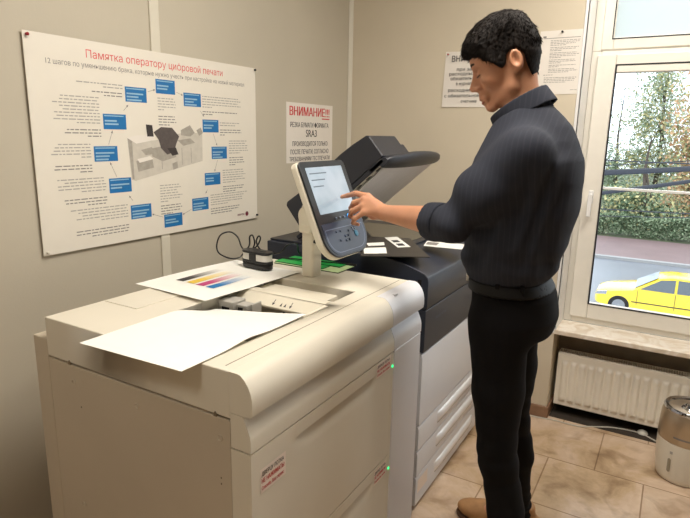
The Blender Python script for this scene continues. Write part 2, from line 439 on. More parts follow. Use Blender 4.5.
# window
win = thing('window_1', (WX0, YB+.2, .51), None, None); win['kind'] = 'structure'
Yw = YB+.2
fr = MB()
def framebox(mb, x0, x1, z0, z1, t, y0, y1):
    mb.box((x0, y0, z0), (x0+t, y1, z1)); mb.box((x1-t, y0, z0), (x1, y1, z1))
    mb.box((x0+t, y0, z0), (x1-t, y1, z0+t)); mb.box((x0+t, y0, z1-t), (x1-t, y1, z1))
fx0 = WX0+.008
framebox(fr, fx0, .62, .512, 1.925, .045, Yw, Yw+.07)
framebox(fr, fx0, .62, 1.925, 2.52, .045, Yw, Yw+.07)
framebox(fr, .62, WX1, .512, 2.52, .045, Yw, Yw+.07)
fr.build('window_frame', M['frame'], win, bevel=.004)
sa = MB(); framebox(sa, fx0+.03, .60, .545, 1.905, .088, Yw-.018, Yw+.020)
sash = sa.build('sash', M['frame'], win, bevel=.006)
gx0, gz0, gz1 = -.330, .641, 1.852
sg = MB(); framebox(sg, gx0-.006, .524, gz0-.016, gz1+.006, .007, Yw-.0195, Yw-.008)
sg.build('gasket', M['gasket'], win, smooth=False)
box('pane', (gx0-.004, Yw+.01, gz0-.02), (.52, Yw+.016, gz1+.01), M['glass'], win)
box('glazing_bar', (gx0, Yw-.012, 1.243), (.52, Yw+.008, 1.256), M['reveal'], win, bevel=.002)
us = MB(); framebox(us, fx0+.040, .60, 1.93, 2.5, .055, Yw-.006, Yw+.05)
us.build('upper_sash', M['frame'], win, bevel=.004)
ug = MB(); framebox(ug, -.368, .552, 1.977, 2.46, .005, Yw-.0075, Yw+.004); ug.build('gasket', M['gasket'], win, smooth=False)
box('upper_pane', (-.367, Yw+.006, 1.972), (.55, Yw+.012, 2.46), M['frost'], win)['label'] = 'pale filmed upper pane'
box('pane', (.665, Yw+.02, .55), (WX1-.045, Yw+.026, 2.48), M['glass'], win)
hb = MB(); hb.box((-.392, Yw-.026, 1.165), (-.368, Yw-.017, 1.235)); hb.box((-.389, Yw-.044, 1.19), (-.371, Yw-.024, 1.21)); hb.prism([(-.391, Yw-.056), (-.369, Yw-.056), (-.371, Yw-.042), (-.389, Yw-.042)], 'z', 1.10, 1.22)
hb.build('window_handle', M['reveal'], win, bevel=.004)['label'] = 'white turn handle'
box('window_sill', (WX0-.004, YB-.005, .485), (WX1+.02, Yw, .512), M['sill'], win, bevel=.005)

# radiator in the niche
rd = thing('radiator', (.3, YB+.13, .05), 'cream ribbed panel radiator below the window sill', 'radiator')
rx0, rx1, rz0, rz1, ry = -.440, 1.33, .062, .358, YB+.075
def rfn(u, v):
    x = rx0+(rx1-rx0)*u; z = rz0+(rz1-rz0)*v
    ph = ((x-rx0-.02) % .0435)/.0435
    g = min(1, max(0, math.sin(PI*ph)*1.7-.35))
    e = min(1, max(0, (z-rz0-.022)/.012))*min(1, max(0, (rz1-.038-z)/.012))
    e2 = 1 if .02 < x-rx0 < (rx1-rx0-.02) else 0
    return (x, ry+.001-(.0125*g*e*e2), z)
pn = MB().grid(rfn, 520, 34); pn.box((rx0, ry+.0015, rz0), (rx1, ry+.012, rz1)); pn.build('front_panel', M['radiator'], rd, ang=1.2)
pb = MB(); pb.box((rx0+.01, ry+.075, rz0), (rx1-.01, ry+.087, rz1-.005)); pb.build('rear_panel', M['radiator'], rd, bevel=.003)
gr = MB()
gr.box((rx0, ry+.012, rz1-.012), (rx1, ry+.018, rz1+.003)); gr.box((rx0, ry+.074, rz1-.012), (rx1, ry+.08, rz1+.003))
x = rx0
while x < rx1:
    gr.box((x, ry+.018, rz1-.004), (x+.004, ry+.074, rz1+.002)); x += .0115
gr.build('top_grille', M['radiator'], rd, smooth=False)
for x in (rx0, rx1-.004): box('side_cover', (x, ry+.012, rz0+.01), (x+.004, ry+.08, rz1), M['radiator'], rd)
MB().tube([(.25, ry+.04, .05), (.25, ry+.04, .0)], .009).build('pipe', M['radiator'], rd)
for bx in (-.2, 1.1): box('bracket', (bx, ry+.086, .10), (bx+.03, YB+.19, .30), M['radiator'], rd)

MB().tube(catmull([(-.75, 2.93, .004), (-.6, 2.965, .004), (-.5, 2.975, .004), (-.40, 2.99, .004), (-.30, 2.99, .004), (-.22, 3.03, .004), (-.12, 3.08, .004), (0, 3.09, .004), (.1, 3.04, .004), (.3, 3.07, .004), (.6, 3.1, .004)]), .0035, 8).build('power_cable', M['cable_w'])
tag(bpy.data.objects['power_cable'], 'thin white cable lying on the floor under the radiator', 'cable')
MB().lathe([(.022, 0), (.026, .004), (.022, .012), (.008, .02)], (.008, 3.095, .002)).build('floor_cap', M['cable_w'])
tag(bpy.data.objects['floor_cap'], 'small round pale cap on the floor beneath the radiator', 'cap')

# humidifier
hc = (.183, 2.775)
hm = thing('humidifier', (*hc, 0), 'white and champagne barrel shaped humidifier standing on the tiles', 'humidifier')
MB().lathe([(.095, 0), (.103, .006), (.108, .03), (.114, .09), (.117, .15), (.1175, .19), (.115, .192)], (*hc, 0), n=64).build('base', M['hum_w'], hm, ang=.9)
MB().lathe([(.1175, .193), (.1180, .22), (.1170, .27), (.1135, .312), (.108, .330), (.09, .334)], (*hc, 0), n=64).build('water_tank', M['hum_s'], hm, ang=.9)
MB().lathe([(.107, .328), (.110, .336), (.104, .346), (.092, .343), (.088, .330)], (*hc, 0), n=64).build('rim', M['chrome'], hm, ang=.9)
MB().lathe([(.090, .330), (.086, .332), (.05, .324), (.04, .324)], (*hc, 0), n=64).build('lid', M['hum_s'], hm, ang=.9)
MB().lathe([(.038, .320), (.042, .333), (.034, .342), (.024, .336), (.022, .33)], (*hc, 0), n=48).build('mist_outlet', M['chrome'], hm, ang=.9)
MB().lathe([(.02, .322), (.018, .337), (.001, .339)], (*hc, 0), n=32).build('nozzle', M['black'], hm, ang=.9)
def on_cyl(a, z, r): return (hc[0]+r*math.sin(a), hc[1]-r*math.cos(a), z)
wi = MB()
def wfn(u, v):
    t = u*2-1; k = math.sqrt(max(0, 1-min(1, max(0, abs(v*2-1)-.72)/.28)**2)) if abs(v*2-1) > .72 else 1
    return on_cyl(math.radians(-30)+t*k*.062, .055+.068*v, .1155+(.003*v))
wi.grid(wfn, 8, 20); wi.build('level_window', M['wellgrey'], hm)
wi = MB(); wi.grid(lambda u, v: on_cyl(math.radians(-28)+(u*2-1)*.05, .145+.012*v, .1185), 6, 2); wi.build('badge', M['ink_grey'], hm)
wi = MB(); wi.grid(lambda u, v: on_cyl(math.radians(-12)+(u*2-1)*.3, .222+.008*v, .1185), 16, 2); wi.build('lettering', M['ink_mid'], hm)

# ------------------------------------------------------------------ poster on the left wall
XP = XL+.0075
U = (0, 1, 0); V = (0, 0, 1)
ps = thing('wall_poster', (XL+.0075, 1.58, 1.09), 'large white instruction poster with twelve blue boxes pinned on the left wall', 'poster')
box('board', (XP, 1.04, 1.092), (XP+.003, 2.12, 1.783), M['poster'], ps, bevel=.001)
XP2 = XP+.003; O = (XP2, 0, 0)
t = MB(); put_text(t, 'Памятка оператору цифровой печати', (XP2, 1.249, 1.728), U, V, w=.652, h=.026); t.build('title', M['ink_pink'], ps, flip=True)['label'] = 'red title line'
t = MB(); put_text(t, '12 шагов по уменьшению брака, которые нужно учесть при настройке на новый материал', (XP2, 1.106, 1.696), U, V, w=.934, h=.0165); t.build('subtitle', M['ink_mid'], ps, flip=True)
BX = [(1.582, 1.66), (1.72, 1.62), (1.82, 1.519), (1.868, 1.407), (1.822, 1.297), (1.744, 1.195), (1.591, 1.145), (1.435, 1.197), (1.35, 1.301), (1.299, 1.414), (1.344, 1.524), (1.442, 1.622)]
for i, (y, z) in enumerate(BX):
    w, h = (.095, .052)
    b = MB(); rect(b, O, U, V, y-w/2, z-h/2, y+w/2, z+h/2); q = b.build('blue_box', M['ink_blue'], ps, flip=True)
    l = MB()
    for k in range(2+i % 2):
        rect(l, O, U, V, y-w/2+.006, z+.0-k*.011, y-w/2+.006+random.uniform(.045, .08), z+.0055-k*.011, .0007)
    rect(l, O, U, V, y-w/2+.006, z+h/2-.008, y+w/2-.01, z+h/2-.0045, .0007)
    l.build('box_text', M['ink_blue_light'], q, flip=True)
tx = M['ink_grey']; tb = M['ink_mid']
def para(mm, y0, y1, z, n, al, step=.0105, th=.0035):
    if not n: return
    mb = MB()
    for k in range(n):
        L = (y1-y0)*(random.uniform(.72, 1.) if k < n-1 else random.uniform(.25, .6))
        a = y0 if al == 'l' else y1-L; e = a+L; x = a
        while x < e-.004:
            w = random.uniform(.008, .026); w = min(w, e-x); rect(mb, O, U, V, x, z-k*step, x+w, z-k*step+th); x += w+.004
    mb.build('paragraph', mm, ps, flip=True)
para(tx, 1.645, 1.70, 1.0, 0, 'l')
para(tx, 1.54, 1.635, 1.615, 5, 'l'); para(tb, 1.54, 1.63, 1.548, 4, 'l')
para(tx, 1.775, 2.02, 1.636, 5, 'l'); para(tb, 1.775, 2.0, 1.575, 2, 'l')
para(tx, 1.875, 2.04, 1.532, 2, 'l'); para(tb, 1.875, 2.02, 1.502, 3, 'l')
para(tx, 1.93, 2.06, 1.455, 6, 'l'); para(tb, 1.93, 2.04, 1.382, 4, 'l')
para(tx, 1.885, 2.05, 1.328, 6, 'l'); para(tb, 1.885, 2.03, 1.256, 3, 'l')
para(tx, 1.805, 2.05, 1.225, 5, 'l'); para(tb, 1.805, 2.05, 1.165, 3, 'l')
para(tx, 1.53, 1.645, 1.285, 7, 'l'); para(tb, 1.53, 1.64, 1.205, 4, 'l')
para(tx, 1.14, 1.375, 1.226, 5, 'r'); para(tb, 1.10, 1.375, 1.152, 3, 'r')
para(tx, 1.10, 1.29, 1.33, 5, 'r'); para(tb, 1.10, 1.29, 1.262, 3, 'r')
para(tx, 1.09, 1.24, 1.445, 5, 'r'); para(tb, 1.10, 1.24, 1.375, 3, 'r')
para(tx, 1.11, 1.285, 1.60, 9, 'r'); para(tb, 1.12, 1.285, 1.493, 3, 'r')
para(tx, 1.17, 1.385, 1.648, 2, 'r'); para(tb, 1.25, 1.385, 1.62, 2, 'r')
for i in range(12):
    ar = MB(); a = Vector(BX[i]); b = Vector(BX[(i+1) % 12]); d = (b-a).normalized(); n = Vector((-d.y, d.x))
    s0 = a+d*(.056 if abs(d.x) > .5 else .034); s1 = b-d*(.056 if abs(d.x) > .5 else .036)
    poly(ar, O, U, V, [tuple(s0-n*.0007), tuple(s1-n*.0007), tuple(s1+n*.0007), tuple(s0+n*.0007)])
    poly(ar, O, U, V, [tuple(s1+n*.004-d*.006), tuple(s1-n*.004-d*.006), tuple(s1+d*.004)])
    ar.build('arrow', M['ink_mid'], ps, flip=None)

# machine picture on the poster
pc = MB()
def pp(k, pts, lift): pc.cur = k; poly(pc, O, U, V, pts, lift)
pp(0, [(1.392, 1.468), (1.40, 1.318), (1.42, 1.312), (1.44, 1.455)], .0004)
pp(1, [(1.392, 1.468), (1.404, 1.32), (1.412, 1.318), (1.412, 1.462)], .0006)
pp(0, [(1.412, 1.455), (1.418, 1.313), (1.765, 1.375), (1.768, 1.49), (1.66, 1.49), (1.52, 1.46)], .0005)
pp(4, [(1.392, 1.468), (1.43, 1.478), (1.515, 1.482), (1.52, 1.462), (1.43, 1.448)], .0007)
pp(1, [(1.425, 1.385), (1.50, 1.395), (1.505, 1.358), (1.432, 1.345)], .0008)
pp(4, [(1.43, 1.392), (1.49, 1.402), (1.505, 1.39), (1.44, 1.378)], .0009)
pp(1, [(1.45, 1.425), (1.50, 1.435), (1.52, 1.41), (1.47, 1.405)], .0008)
pp(1, [(1.50, 1.43), (1.60, 1.445), (1.62, 1.395), (1.55, 1.38), (1.50, 1.40)], .0009)
pp(2, [(1.512, 1.49), (1.55, 1.51), (1.605, 1.508), (1.64, 1.475), (1.625, 1.45), (1.61, 1.415), (1.575, 1.405), (1.545, 1.43), (1.535, 1.462)], .0010)
pp(3, [(1.478, 1.518), (1.508, 1.516), (1.512, 1.474), (1.482, 1.474)], .0011)
pp(3, [(1.575, 1.43), (1.62, 1.432), (1.632, 1.405), (1.60, 1.40)], .0012)
pp(1, [(1.63, 1.46), (1.70, 1.468), (1.725, 1.45), (1.66, 1.438)], .0010)
pp(1, [(1.65, 1.50), (1.70, 1.52), (1.725, 1.49), (1.70, 1.475), (1.65, 1.48)], .0011)
pp(1, [(1.735, 1.50), (1.76, 1.512), (1.772, 1.49), (1.75, 1.478)], .0010)
pp(1, [(1.598, 1.37), (1.625, 1.378), (1.627, 1.352), (1.602, 1.345)], .0010)
for yy in (1.545, 1.65, 1.70): pp(1, [(yy, 1.345+(yy-1.5)*.12), (yy+.003, 1.345+(yy-1.5)*.12), (yy+.003, 1.43), (yy, 1.43)], .0008)
pc.build('machine_picture', [M['pic_l'], M['pic_m'], M['pic_d'], M['pic_k'], M['paper_n']], ps, flip=True)
t = MB(); put_text(t, 'xerox', (XP2, 1.976, 1.117), U, V, w=.05, h=.013, bold=.02); t.build('logo_lettering', M['ink_maroon'], ps, flip=True)
t = MB(); poly(t, O, U, V, [(2.043+.011*math.cos(a*PI/12), 1.121+.011*math.sin(a*PI/12)) for a in range(24)]); t.build('logo_ball', M['ink_maroon'], ps, flip=True)
def pin(pos, n, m, label, name='push_pin'):
    n = Vector(n); a = MB(); a.lathe([(.001, 0), (.001, .002), (.0045, .003), (.0035, .006), (.005, .010), (.003, .012)], Vector(pos)-n*.0005, n, 16)
    return tag(link(name, a.v, a.f, m, None, loc=pos), label, 'push pin')
M['pin_red'] = mat('red pin', (150, 30, 40), .3, var=.05)
pin((XP2, 1.052, 1.772), (1, 0, 0), M['pin_red'], 'dark red pin in the top left corner of the large poster')
pin((XP2, 2.112, 1.775), (1, 0, 0), M['black'], 'black pin in the top right corner of the large poster')
pin((XP2, 2.112, 1.108), (1, 0, 0), M['black'], 'black pin in the bottom right corner of the large poster')
pin((XP2, 1.052, 1.102), (1, 0, 0), M['hum_w'], 'pale pin in the bottom left corner of the large poster')

# red attention notice on the left wall
nt_ = thing('wall_notice', (XL, 2.59, 1.343), 'white notice with bold red heading on the left wall behind the touchscreen', 'notice')
box('sheet', (XL, 2.371, 1.343), (XL+.002, 2.812, 1.650), M['paper_n'], nt_)
X3 = XL+.002
t = MB(); put_text(t, 'ВНИМАНИЕ!!!', (X3, 2.397, 1.586), U, V, w=.382, h=.045, bold=.03); rect(t, (X3, 0, 0), U, V, 2.70, 1.572, 2.78, 1.578); t.build('red_heading', M['ink_red'], nt_, flip=True)
t = MB()
for s, a, b, z, h in (('РЕЗКА БУМАГИ ФОРМАТА', 2.404, 2.77, 1.527, .025), ('SRA3', 2.545, 2.65, 1.478, .038), ('ПРОИЗВОДИТСЯ ТОЛЬКО', 2.422, 2.762, 1.430, .024), ('ПОСЛЕ ПЕЧАТИ, СОГЛАСНО', 2.404, 2.772, 1.388, .024), ('ТРЕБОВАНИЯМ ТЕСТПЕЧАТИ', 2.395, 2.785, 1.352, .022)):
    put_text(t, s, (X3, a, z), U, V, w=b-a, h=h, bold=.012); t.build('text_line', M['ink'], nt_, flip=True); t = MB()

# notice behind the person's face, back wall
UX = (1, 0, 0); VZ = (0, 0, 1)
nb = thing('wall_notice', (-1.01, YB, 1.65), 'white notice with large black lettering partly hidden behind the face', 'notice')
T = lambda p: p
a1 = MB(); a1.add([(-1.153, YB-.0015, 1.935), (-.862, YB-.0015, 1.925), (-.866, YB-.0015, 1.648), (-1.159, YB-.006, 1.650), (-1.153, YB-.0001, 1.935), (-.862, YB-.0001, 1.925), (-.866, YB-.0001, 1.648), (-1.159, YB-.0001, 1.650)], [(0, 1, 2, 3), (7, 6, 5, 4), (0, 4, 5, 1), (1, 5, 6, 2), (2, 6, 7, 3), (3, 7, 4, 0)])
a1.build('sheet', M['paper_n'], nb, smooth=False)
t = MB(); Y3 = YB-.006
for s, c, w, z, h in (('ВНИМАНИЕ', -1.01, .212, 1.882, .030), ('при замене', -1.01, .15, 1.835, .016), ('расходных матер.', -1.01, .232, 1.812, .017), ('обязательно пиши', -1.01, .215, 1.788, .017), ('в журнале учёта', -1.01, .15, 1.762, .017), ('расходников даты', -1.01, .235, 1.729, .017), ('с обязательной датой', -1.01, .275, 1.700, .017), ('счетчика', -1.01, .085, 1.672, .017)):
    put_text(t, s, (c-w/2, Y3, z), UX, VZ, w=w, h=h, bold=.006); t.build('text_line', M['ink'], nb, flip=True); t = MB()
pin((-1.137, YB-.004, 1.920), (0, -1, 0), M['pin_red'], 'dark pin at the top left corner of the notice behind the face')
# A4 notice near the window
nc = thing('wall_notice', (-.565, YB, 1.708), 'white page of fine print pinned beside the window behind his neck', 'notice')
a1 = MB(); a1.box((-.670, YB-.0015, 1.708), (-.461, YB, 2.004)); a1.build('sheet', M['paper_n'], nc)
t = MB(); O2 = (0, YB-.0015, 0)
rect(t, O2, UX, VZ, -.652, 1.968, -.482, 1.9705)
t.build('heading_rule', M['ink_mid'], nc, flip=True); t = MB()
rect(t, O2, UX, VZ, -.655, 1.972, -.640, 1.980)
t.build('heading', M['ink_mid'], nc, flip=True); t = MB()
put_text(t, 'xerox', (-.508, YB-.0015, 1.726), UX, VZ, w=.032, h=.006)
def para2(mm, x0, x1, z, n):
    mb = MB()
    for k in range(n):
        e = x0+(x1-x0)*(random.uniform(.85, 1) if k < n-1 else random.uniform(.3, .8)); x = x0
        while x < e: w = random.uniform(.006, .018); rect(mb, O2, UX, VZ, x, z-k*.0072, min(x+w, e), z-k*.0072+.0022); x += w+.003
    mb.build('paragraph', M['ink_mid'], nc, flip=True)
para2(t, -.618, -.482, 1.957, 4); para2(t, -.618, -.482, 1.925, 3); para2(t, -.618, -.482, 1.900, 4); para2(t, -.618, -.482, 1.868, 3); para2(t, -.618, -.482, 1.843, 2); para2(t, -.618, -.482, 1.825, 3)
para2(t, -.640, -.56, 1.798, 1); para2(t, -.635, -.482, 1.785, 4)
t.build('footer_text', M['ink_mid'], nc, flip=True)
pin((-.567, YB-.002, 1.996), (0, -1, 0), M['black'], 'black pin at the top of the fine print page')

# ------------------------------------------------------------------ beige paper feeder
fd = thing('paper_feeder', (-1.08, 1.34, 0), 'large beige paper feeder cabinet standing in the foreground', 'paper feeder')
FY0, FY1 = .84, 1.768
for x in (-1.36, -.82):
    for y in (.92, 1.69): MB().lathe([(.02, 0), (.02, .03), (.008, .032), (.008, .055)], (x, y, 0), n=20).build('foot', M['black'], fd)
box('cabinet_body', (-1.43, FY0+.012, .05), (-.772, FY1-.006, .888), M['beige_panel'], fd, bevel=.003)
box('rear_cover', (-1.497, FY0+.002, .05), (-1.432, FY1-.02, .936), M['beige_panel'], fd, bevel=.004)
box('side_panel', (-1.428, FY0, .052), (-.7725, FY0+.011, .884), M['beige_panel'], fd, bevel=.002)
for x, z in ((-1.322, 0.837), (-1.074, 0.836), (-0.803, 0.835), (-1.326, 0.465)):
    dm = MB(); dm.lathe([(.0085, -.001), (.0085, .0006), (.0072, .0022), (.005, .0004), (.002, .0002)], (x, FY0, z), (0, -1, 0), 20); dm.build('screw_cap', M['beige_panel'], fd)
for x in (-1.335, -.815): nk = MB(); nk.prism([(x-.005, .884), (x+.004, .884), (x+.004, .892), (x, .897), (x-.004, .892)], 'y', FY0-.0012, FY0+.004); nk.build('latch_slot', M['beige_dark'], fd)
for x, z in ((-1.30, .77), (-.803, .735), (-.803, .72)): MB().box((x-.0015, FY0-.0008, z-.0022), (x+.0015, FY0+.002, z+.0022)).build('screw_hole', M['beige_dark'], fd)
# top deck with wells (grid of boxes around two openings)
TD0, TD1 = .889, 1.0
def deck():
    xs = [-1.43, -1.18, -.856, -.772]; ys = [FY0, 1.0, 1.352, 1.400, 1.535, FY1]
    d = MB()
    holes = {(1, 1), (1, 3)}
    for i in range(3):
        for j in range(5):
            if (i, j) in holes: continue
            d.box((xs[i], ys[j], TD0), (xs[i+1], ys[j+1], TD1))
    return d
dk = bmesh.new(); me = bpy.data.meshes.new('tmp'); d = deck(); me.from_pydata(d.v, [], d.f); dk.from_mesh(me)
bmesh.ops.remove_doubles(dk, verts=dk.verts, dist=1e-5)
# remove interior duplicate faces
seen = {}
for f in list(dk.faces):
    k = tuple(sorted(v.index for v in f.verts)); seen.setdefault(k, []).append(f)
dk.verts.index_update()
seen = {}
for f in list(dk.faces):
    k = tuple(sorted(v.index for v in f.verts)); seen.setdefault(k, []).append(f)
rem = [f for l in seen.values() if len(l) > 1 for f in l]
bmesh.ops.delete(dk, geom=rem, context='FACES_ONLY')
bmesh.ops.dissolve_limit(dk, angle_limit=.01, verts=dk.verts, edges=dk.edges)
dk.verts.index_update()
link('top_cover', [tuple(v.co) for v in dk.verts], [tuple(v.index for v in f.verts) for f in dk.faces], M['beige'], fd, bevel=.003); dk.free()
# well interiors
wl = MB(); wl.box((-1.18, 1.0, .90), (-.842, 1.352, .915)); wl.build('well_floor', M['beige_dark'], fd)  # floor colour darkened to stand for the shade inside the well
wr = MB(); wr.prism([(1.318, .968), (1.318, .974), (1.352, .9985), (1.352, .968)], 'x', -1.178, -.844); wr.build('marked_rail', M['cream'], fd, bevel=.001)
ic = MB(); vv = Vector((0, .034, .0245)).normalized(); O5 = (0, 1.318, .974)
for x in (-1.03, -.965): poly(ic, O5, UX, vv, [(x-.005, .016), (x+.005, .016), (x, .006)]); rect(ic, O5, UX, vv, x-.0012, .016, x+.0012, .030)
for x in (-1.00, -.985): poly(ic, O5, UX, vv, [(x-.004, .008), (x+.004, .008), (x, .022)])
ic.build('rail_icon', M['ink'], fd, flip=None)
rb = MB(); rb.box((-.985, 1.316, .935), (-.978, 1.319, .966)); rb.build('rail_tab', M['ink'], fd); rb = MB(); rb.prism([(-.935+.014*math.cos(a*PI/8), .966-.014*math.sin(a*PI/8)) for a in range(9)], 'y', 1.316, 1.32); rb.build('rail_tab', M['ink'], fd)
gd = MB(); gd.box((-1.178, 1.24, .915), (-1.115, 1.30, .992)); gd.box((-1.112, 1.25, .915), (-1.072, 1.29, .986)); gd.box((-1.066, 1.262, .915), (-1.060, 1.31, .99))
gd.build('paper_guide', M['guide'], fd, bevel=.003)
gk = MB(); gk.box((-1.16, 1.2385, .958), (-1.13, 1.2398, .974)); gk.box((-1.104, 1.2485, .945), (-1.085, 1.2498, .978)); gk.build('guide_slot', M['joint'], fd)
sb = MB(); sb.box((-1.18, 1.400, .93), (-.842, 1.535, .955)); sb.box((-1.178, 1.425, .955), (-.90, 1.50, .988)); sb.build('recess_tray', M['cream'], fd, bevel=.003)
sb = MB(); sb.box((-1.178, 1.356, 1.0), (-.86, 1.384, 1.003)); sb.build('rail_cover', M['cream'], fd, bevel=.0015)
sp = MB(); sp.box((-1.42, 1.02, .9995), (-1.28, 1.30, 1.0025)); sp.build('raised_pad', M['beige'], fd, bevel=.0015)
rim = MB(); rim.box((-.852, 1.222, .985), (-.842, 1.345, 1.003)); rim.build('well_rim', M['cream'], fd, bevel=.001)
# rounded front bar
prof = [(-.772, .9055), (-.772, 1.0), (-.748, 1.0), (-.740, .998), (-.730, .990), (-.720, .977), (-.713, .962), (-.7095, .945), (-.709, .925), (-.711, .911), (-.716, .9065), (-.738, .9055)]
prof = prof[::-1]
MB().prism(prof, 'y', FY0, 1.520).build('front_bar', M['beige'], fd, ang=.5)
MB().prism(prof, 'y', 1.5215, FY1).build('front_bar', M['greywhite'], fd, ang=.5)['label'] = 'pale end of the rounded front bar'
MB().box((-.7455, 1.575, .992), (-.7325, 1.60, 1.0008)).build('release_button', M['greywhite'], fd, bevel=.002)
gv = MB(); gv.box((-.800, FY0+.02, .9992), (-.798, FY1-.02, 1.0004)); gv.build('top_seam', M['beige_dark'], fd)
prof2 = [(-.771, .822), (-.771, .9035), (-.741, .9035), (-.736, .902), (-.729, .890), (-.7215, .873), (-.717, .860), (-.7155, .850), (-.7155, .822)][::-1]
MB().prism(prof2, 'y', FY0, 1.548).build('lower_bar', M['beige'], fd, ang=.5)
MB().prism(prof2, 'y', 1.5505, FY1).build('lower_bar', M['greywhite'], fd, ang=.5)['label'] = 'pale end of the lower bar'
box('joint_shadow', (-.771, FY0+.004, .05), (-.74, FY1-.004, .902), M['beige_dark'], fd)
XF = -.7155
def scoop_door(z0, z1, y0, y1, sc0, sc1, sh, name='drawer'):
    # drawer front with a recessed finger scoop along its upper edge
    pz = [(-.762, z0), (-.762, z1)]
    d = MB()
    def yz(y, z, x): return (x, y, z)
    n = 40; rows = []
    zs = [z0, z1-sh-.055, z1-sh-.030, z1-sh-.012, z1-sh, z1-sh+.003, z1-.004, z1]
    def fn(u, v):
        y = y0+(y1-y0)*u; i = min(int(v*(len(zs)-1)+1e-6), len(zs)-1); z = zs[i]
        k = 0
        if sc0 < y < sc1:
            e = min(1, (y-sc0)/.10, (sc1-y)/.05); e = max(0, e); k = e*e*(3-2*e)
        dep = [0, 0, .004, .0085, .012, .0, 0, 0][i]
        return (XF-dep*k, y, z)
    d.grid(fn, 80, len(zs)-1)
    d.add([(XF, y0, z0), (XF, y1, z0), (XF, y1, z1), (XF, y0, z1), (-.7715, y0, z0), (-.7715, y1, z0), (-.7715, y1, z1), (-.7715, y0, z1)], [(0, 4, 5, 1), (1, 5, 6, 2), (2, 6, 7, 3), (3, 7, 4, 0), (4, 7, 6, 5)])
    return d.build(name, M['beige'], fd, weld=True, ang=.35)
d1 = scoop_door(.462, .818, FY0, 1.530, .985, 1.43, .038)
d2 = scoop_door(.052, .458, FY0, 1.530, .985, 1.43, .038)
box('door_post', (-.764, 1.532, .052), (-.716, 1.549, .818), M['beige'], fd, bevel=.003)
box('end_column', (-.764, 1.5505, .052), (-.7145, FY1-.002, .8205), M['greywhite'], fd, bevel=.004)['label'] = 'pale grey end column'
for z in (.772, .405):
    MB().lathe([(.0045, -.002), (.0045, .001), (.003, .0022)], (-.716, 1.5405, z), (1, 0, 0), 16).build('indicator_lamp', M['led_green'], fd)['label'] = 'small green lamp'
M['sticker'] = mat('sticker paper', (242, 228, 216), .5, var=.02)
def sticker(y, z, w, h, lines):
    q = thing2 = MB(); rect(q, (XF, 0, 0), U, V, y, z, y+w, z+h, .0008)
    s = q.build('warning_sticker', M['sticker'], fd, flip=True); s['label'] = 'white sticker with black and red lettering'
    a = MB(); put_text(a, lines[0], (XF, y+.004, z+h*.70), U, V, w=w-.012, h=h*.17, bold=.01, lift=.0011); a.build('black_line', M['ink'], s, flip=True)
    a = MB(); put_text(a, lines[1], (XF, y+.004, z+h*.40), U, V, w=w-.010, h=h*.19, bold=.03, lift=.0011); put_text(a, lines[2], (XF, y+.004, z+h*.12), U, V, w=w-.012, h=h*.15, bold=.01, lift=.0011); a.build('red_lines', M['ink_red'], s, flip=True)
for (y, z, w, h) in ((.870, .708, .094, .060), (1.428, .770, .098, .046), (1.434, .398, .088, .052)):
    sticker(y, z, w, h, ('ДВЕРЦУ ЛОТКА', 'НЕ НАЖИМАТЬ!', 'Спасибо, Ваш сервис'))

# ------------------------------------------------------------------ loose sheets on the feeder
def paper_sheet(name, corners, zf, m, label, cat, nu=24, nv=24, th=.0004):
    c = [Vector(p) for p in corners]   # 00,10,11,01
    a = MB()
    def P(u, v, o=0):
        p = c[0]*(1-u)*(1-v)+c[1]*u*(1-v)+c[2]*u*v+c[3]*(1-u)*v
        return (p.x, p.y, p.z+zf(u, v)+o)
    a.grid(lambda u, v: P(u, v, th), nu, nv); a.grid(lambda u, v: P(u, v), nu, nv)
    n = (nu+1)*(nv+1); per = [i for i in range(nu+1)]+[(j+1)*(nu+1)-1 for j in range(1, nv+1)]+[nv*(nu+1)+i for i in range(nu-1, -1, -1)]+[j*(nu+1) for j in range(nv-1, 0, -1)]
    a.add(a.v[:0], []); a.f += [(per[k], per[(k+1) % len(per)], per[(k+1) % len(per)]+n, per[k]+n) for k in range(len(per))]; a.m += [0]*len(per)
    o = a.build(name, m, None, loc=corners[0]); return tag(o, label, cat)
def zB(u, v):   # u across X, v along Y : rippled near edge, far end sagging into the open well
    z = .0025+.007*math.exp(-((v-.47)/.13)**2)*max(0, (u-.35)/.65)**1.2
    s = max(0, (v-.62)/.38); s = s*s*(3-2*s)
    return z-.038*s*max(0, .95-u)**.8+.004*math.sin(v*9)*u*(1-u)
paper_sheet('paper_sheet', [(-1.172, .766, 1.0008), (-.850, .781, 1.0008), (-.843, 1.235, 1.004), (-1.170, 1.220, 1.002)], zB, M['paper'], 'blank white sheet lying over the front edge of the beige feeder', 'paper')
tp = thing('test_print', (-1.3, 1.42, 1.01), 'white test print with black yellow magenta and cyan bars on the beige feeder', 'paper')
def zA(u, v): return .003*math.sin(PI*v)+.008*max(0, 1-v*2.5)*u
cA = [(-1.494, 1.193, 1.0035), (-1.152, 1.160, 1.0035), (-1.142, 1.635, 1.0035), (-1.462, 1.655, 1.0035)]
a = paper_sheet('sheet', cA, zA, M['paper'], None, None)
del_loc = Vector(cA[0]); a.parent = tp; a.location = del_loc-Vector((-1.3, 1.42, 1.01))
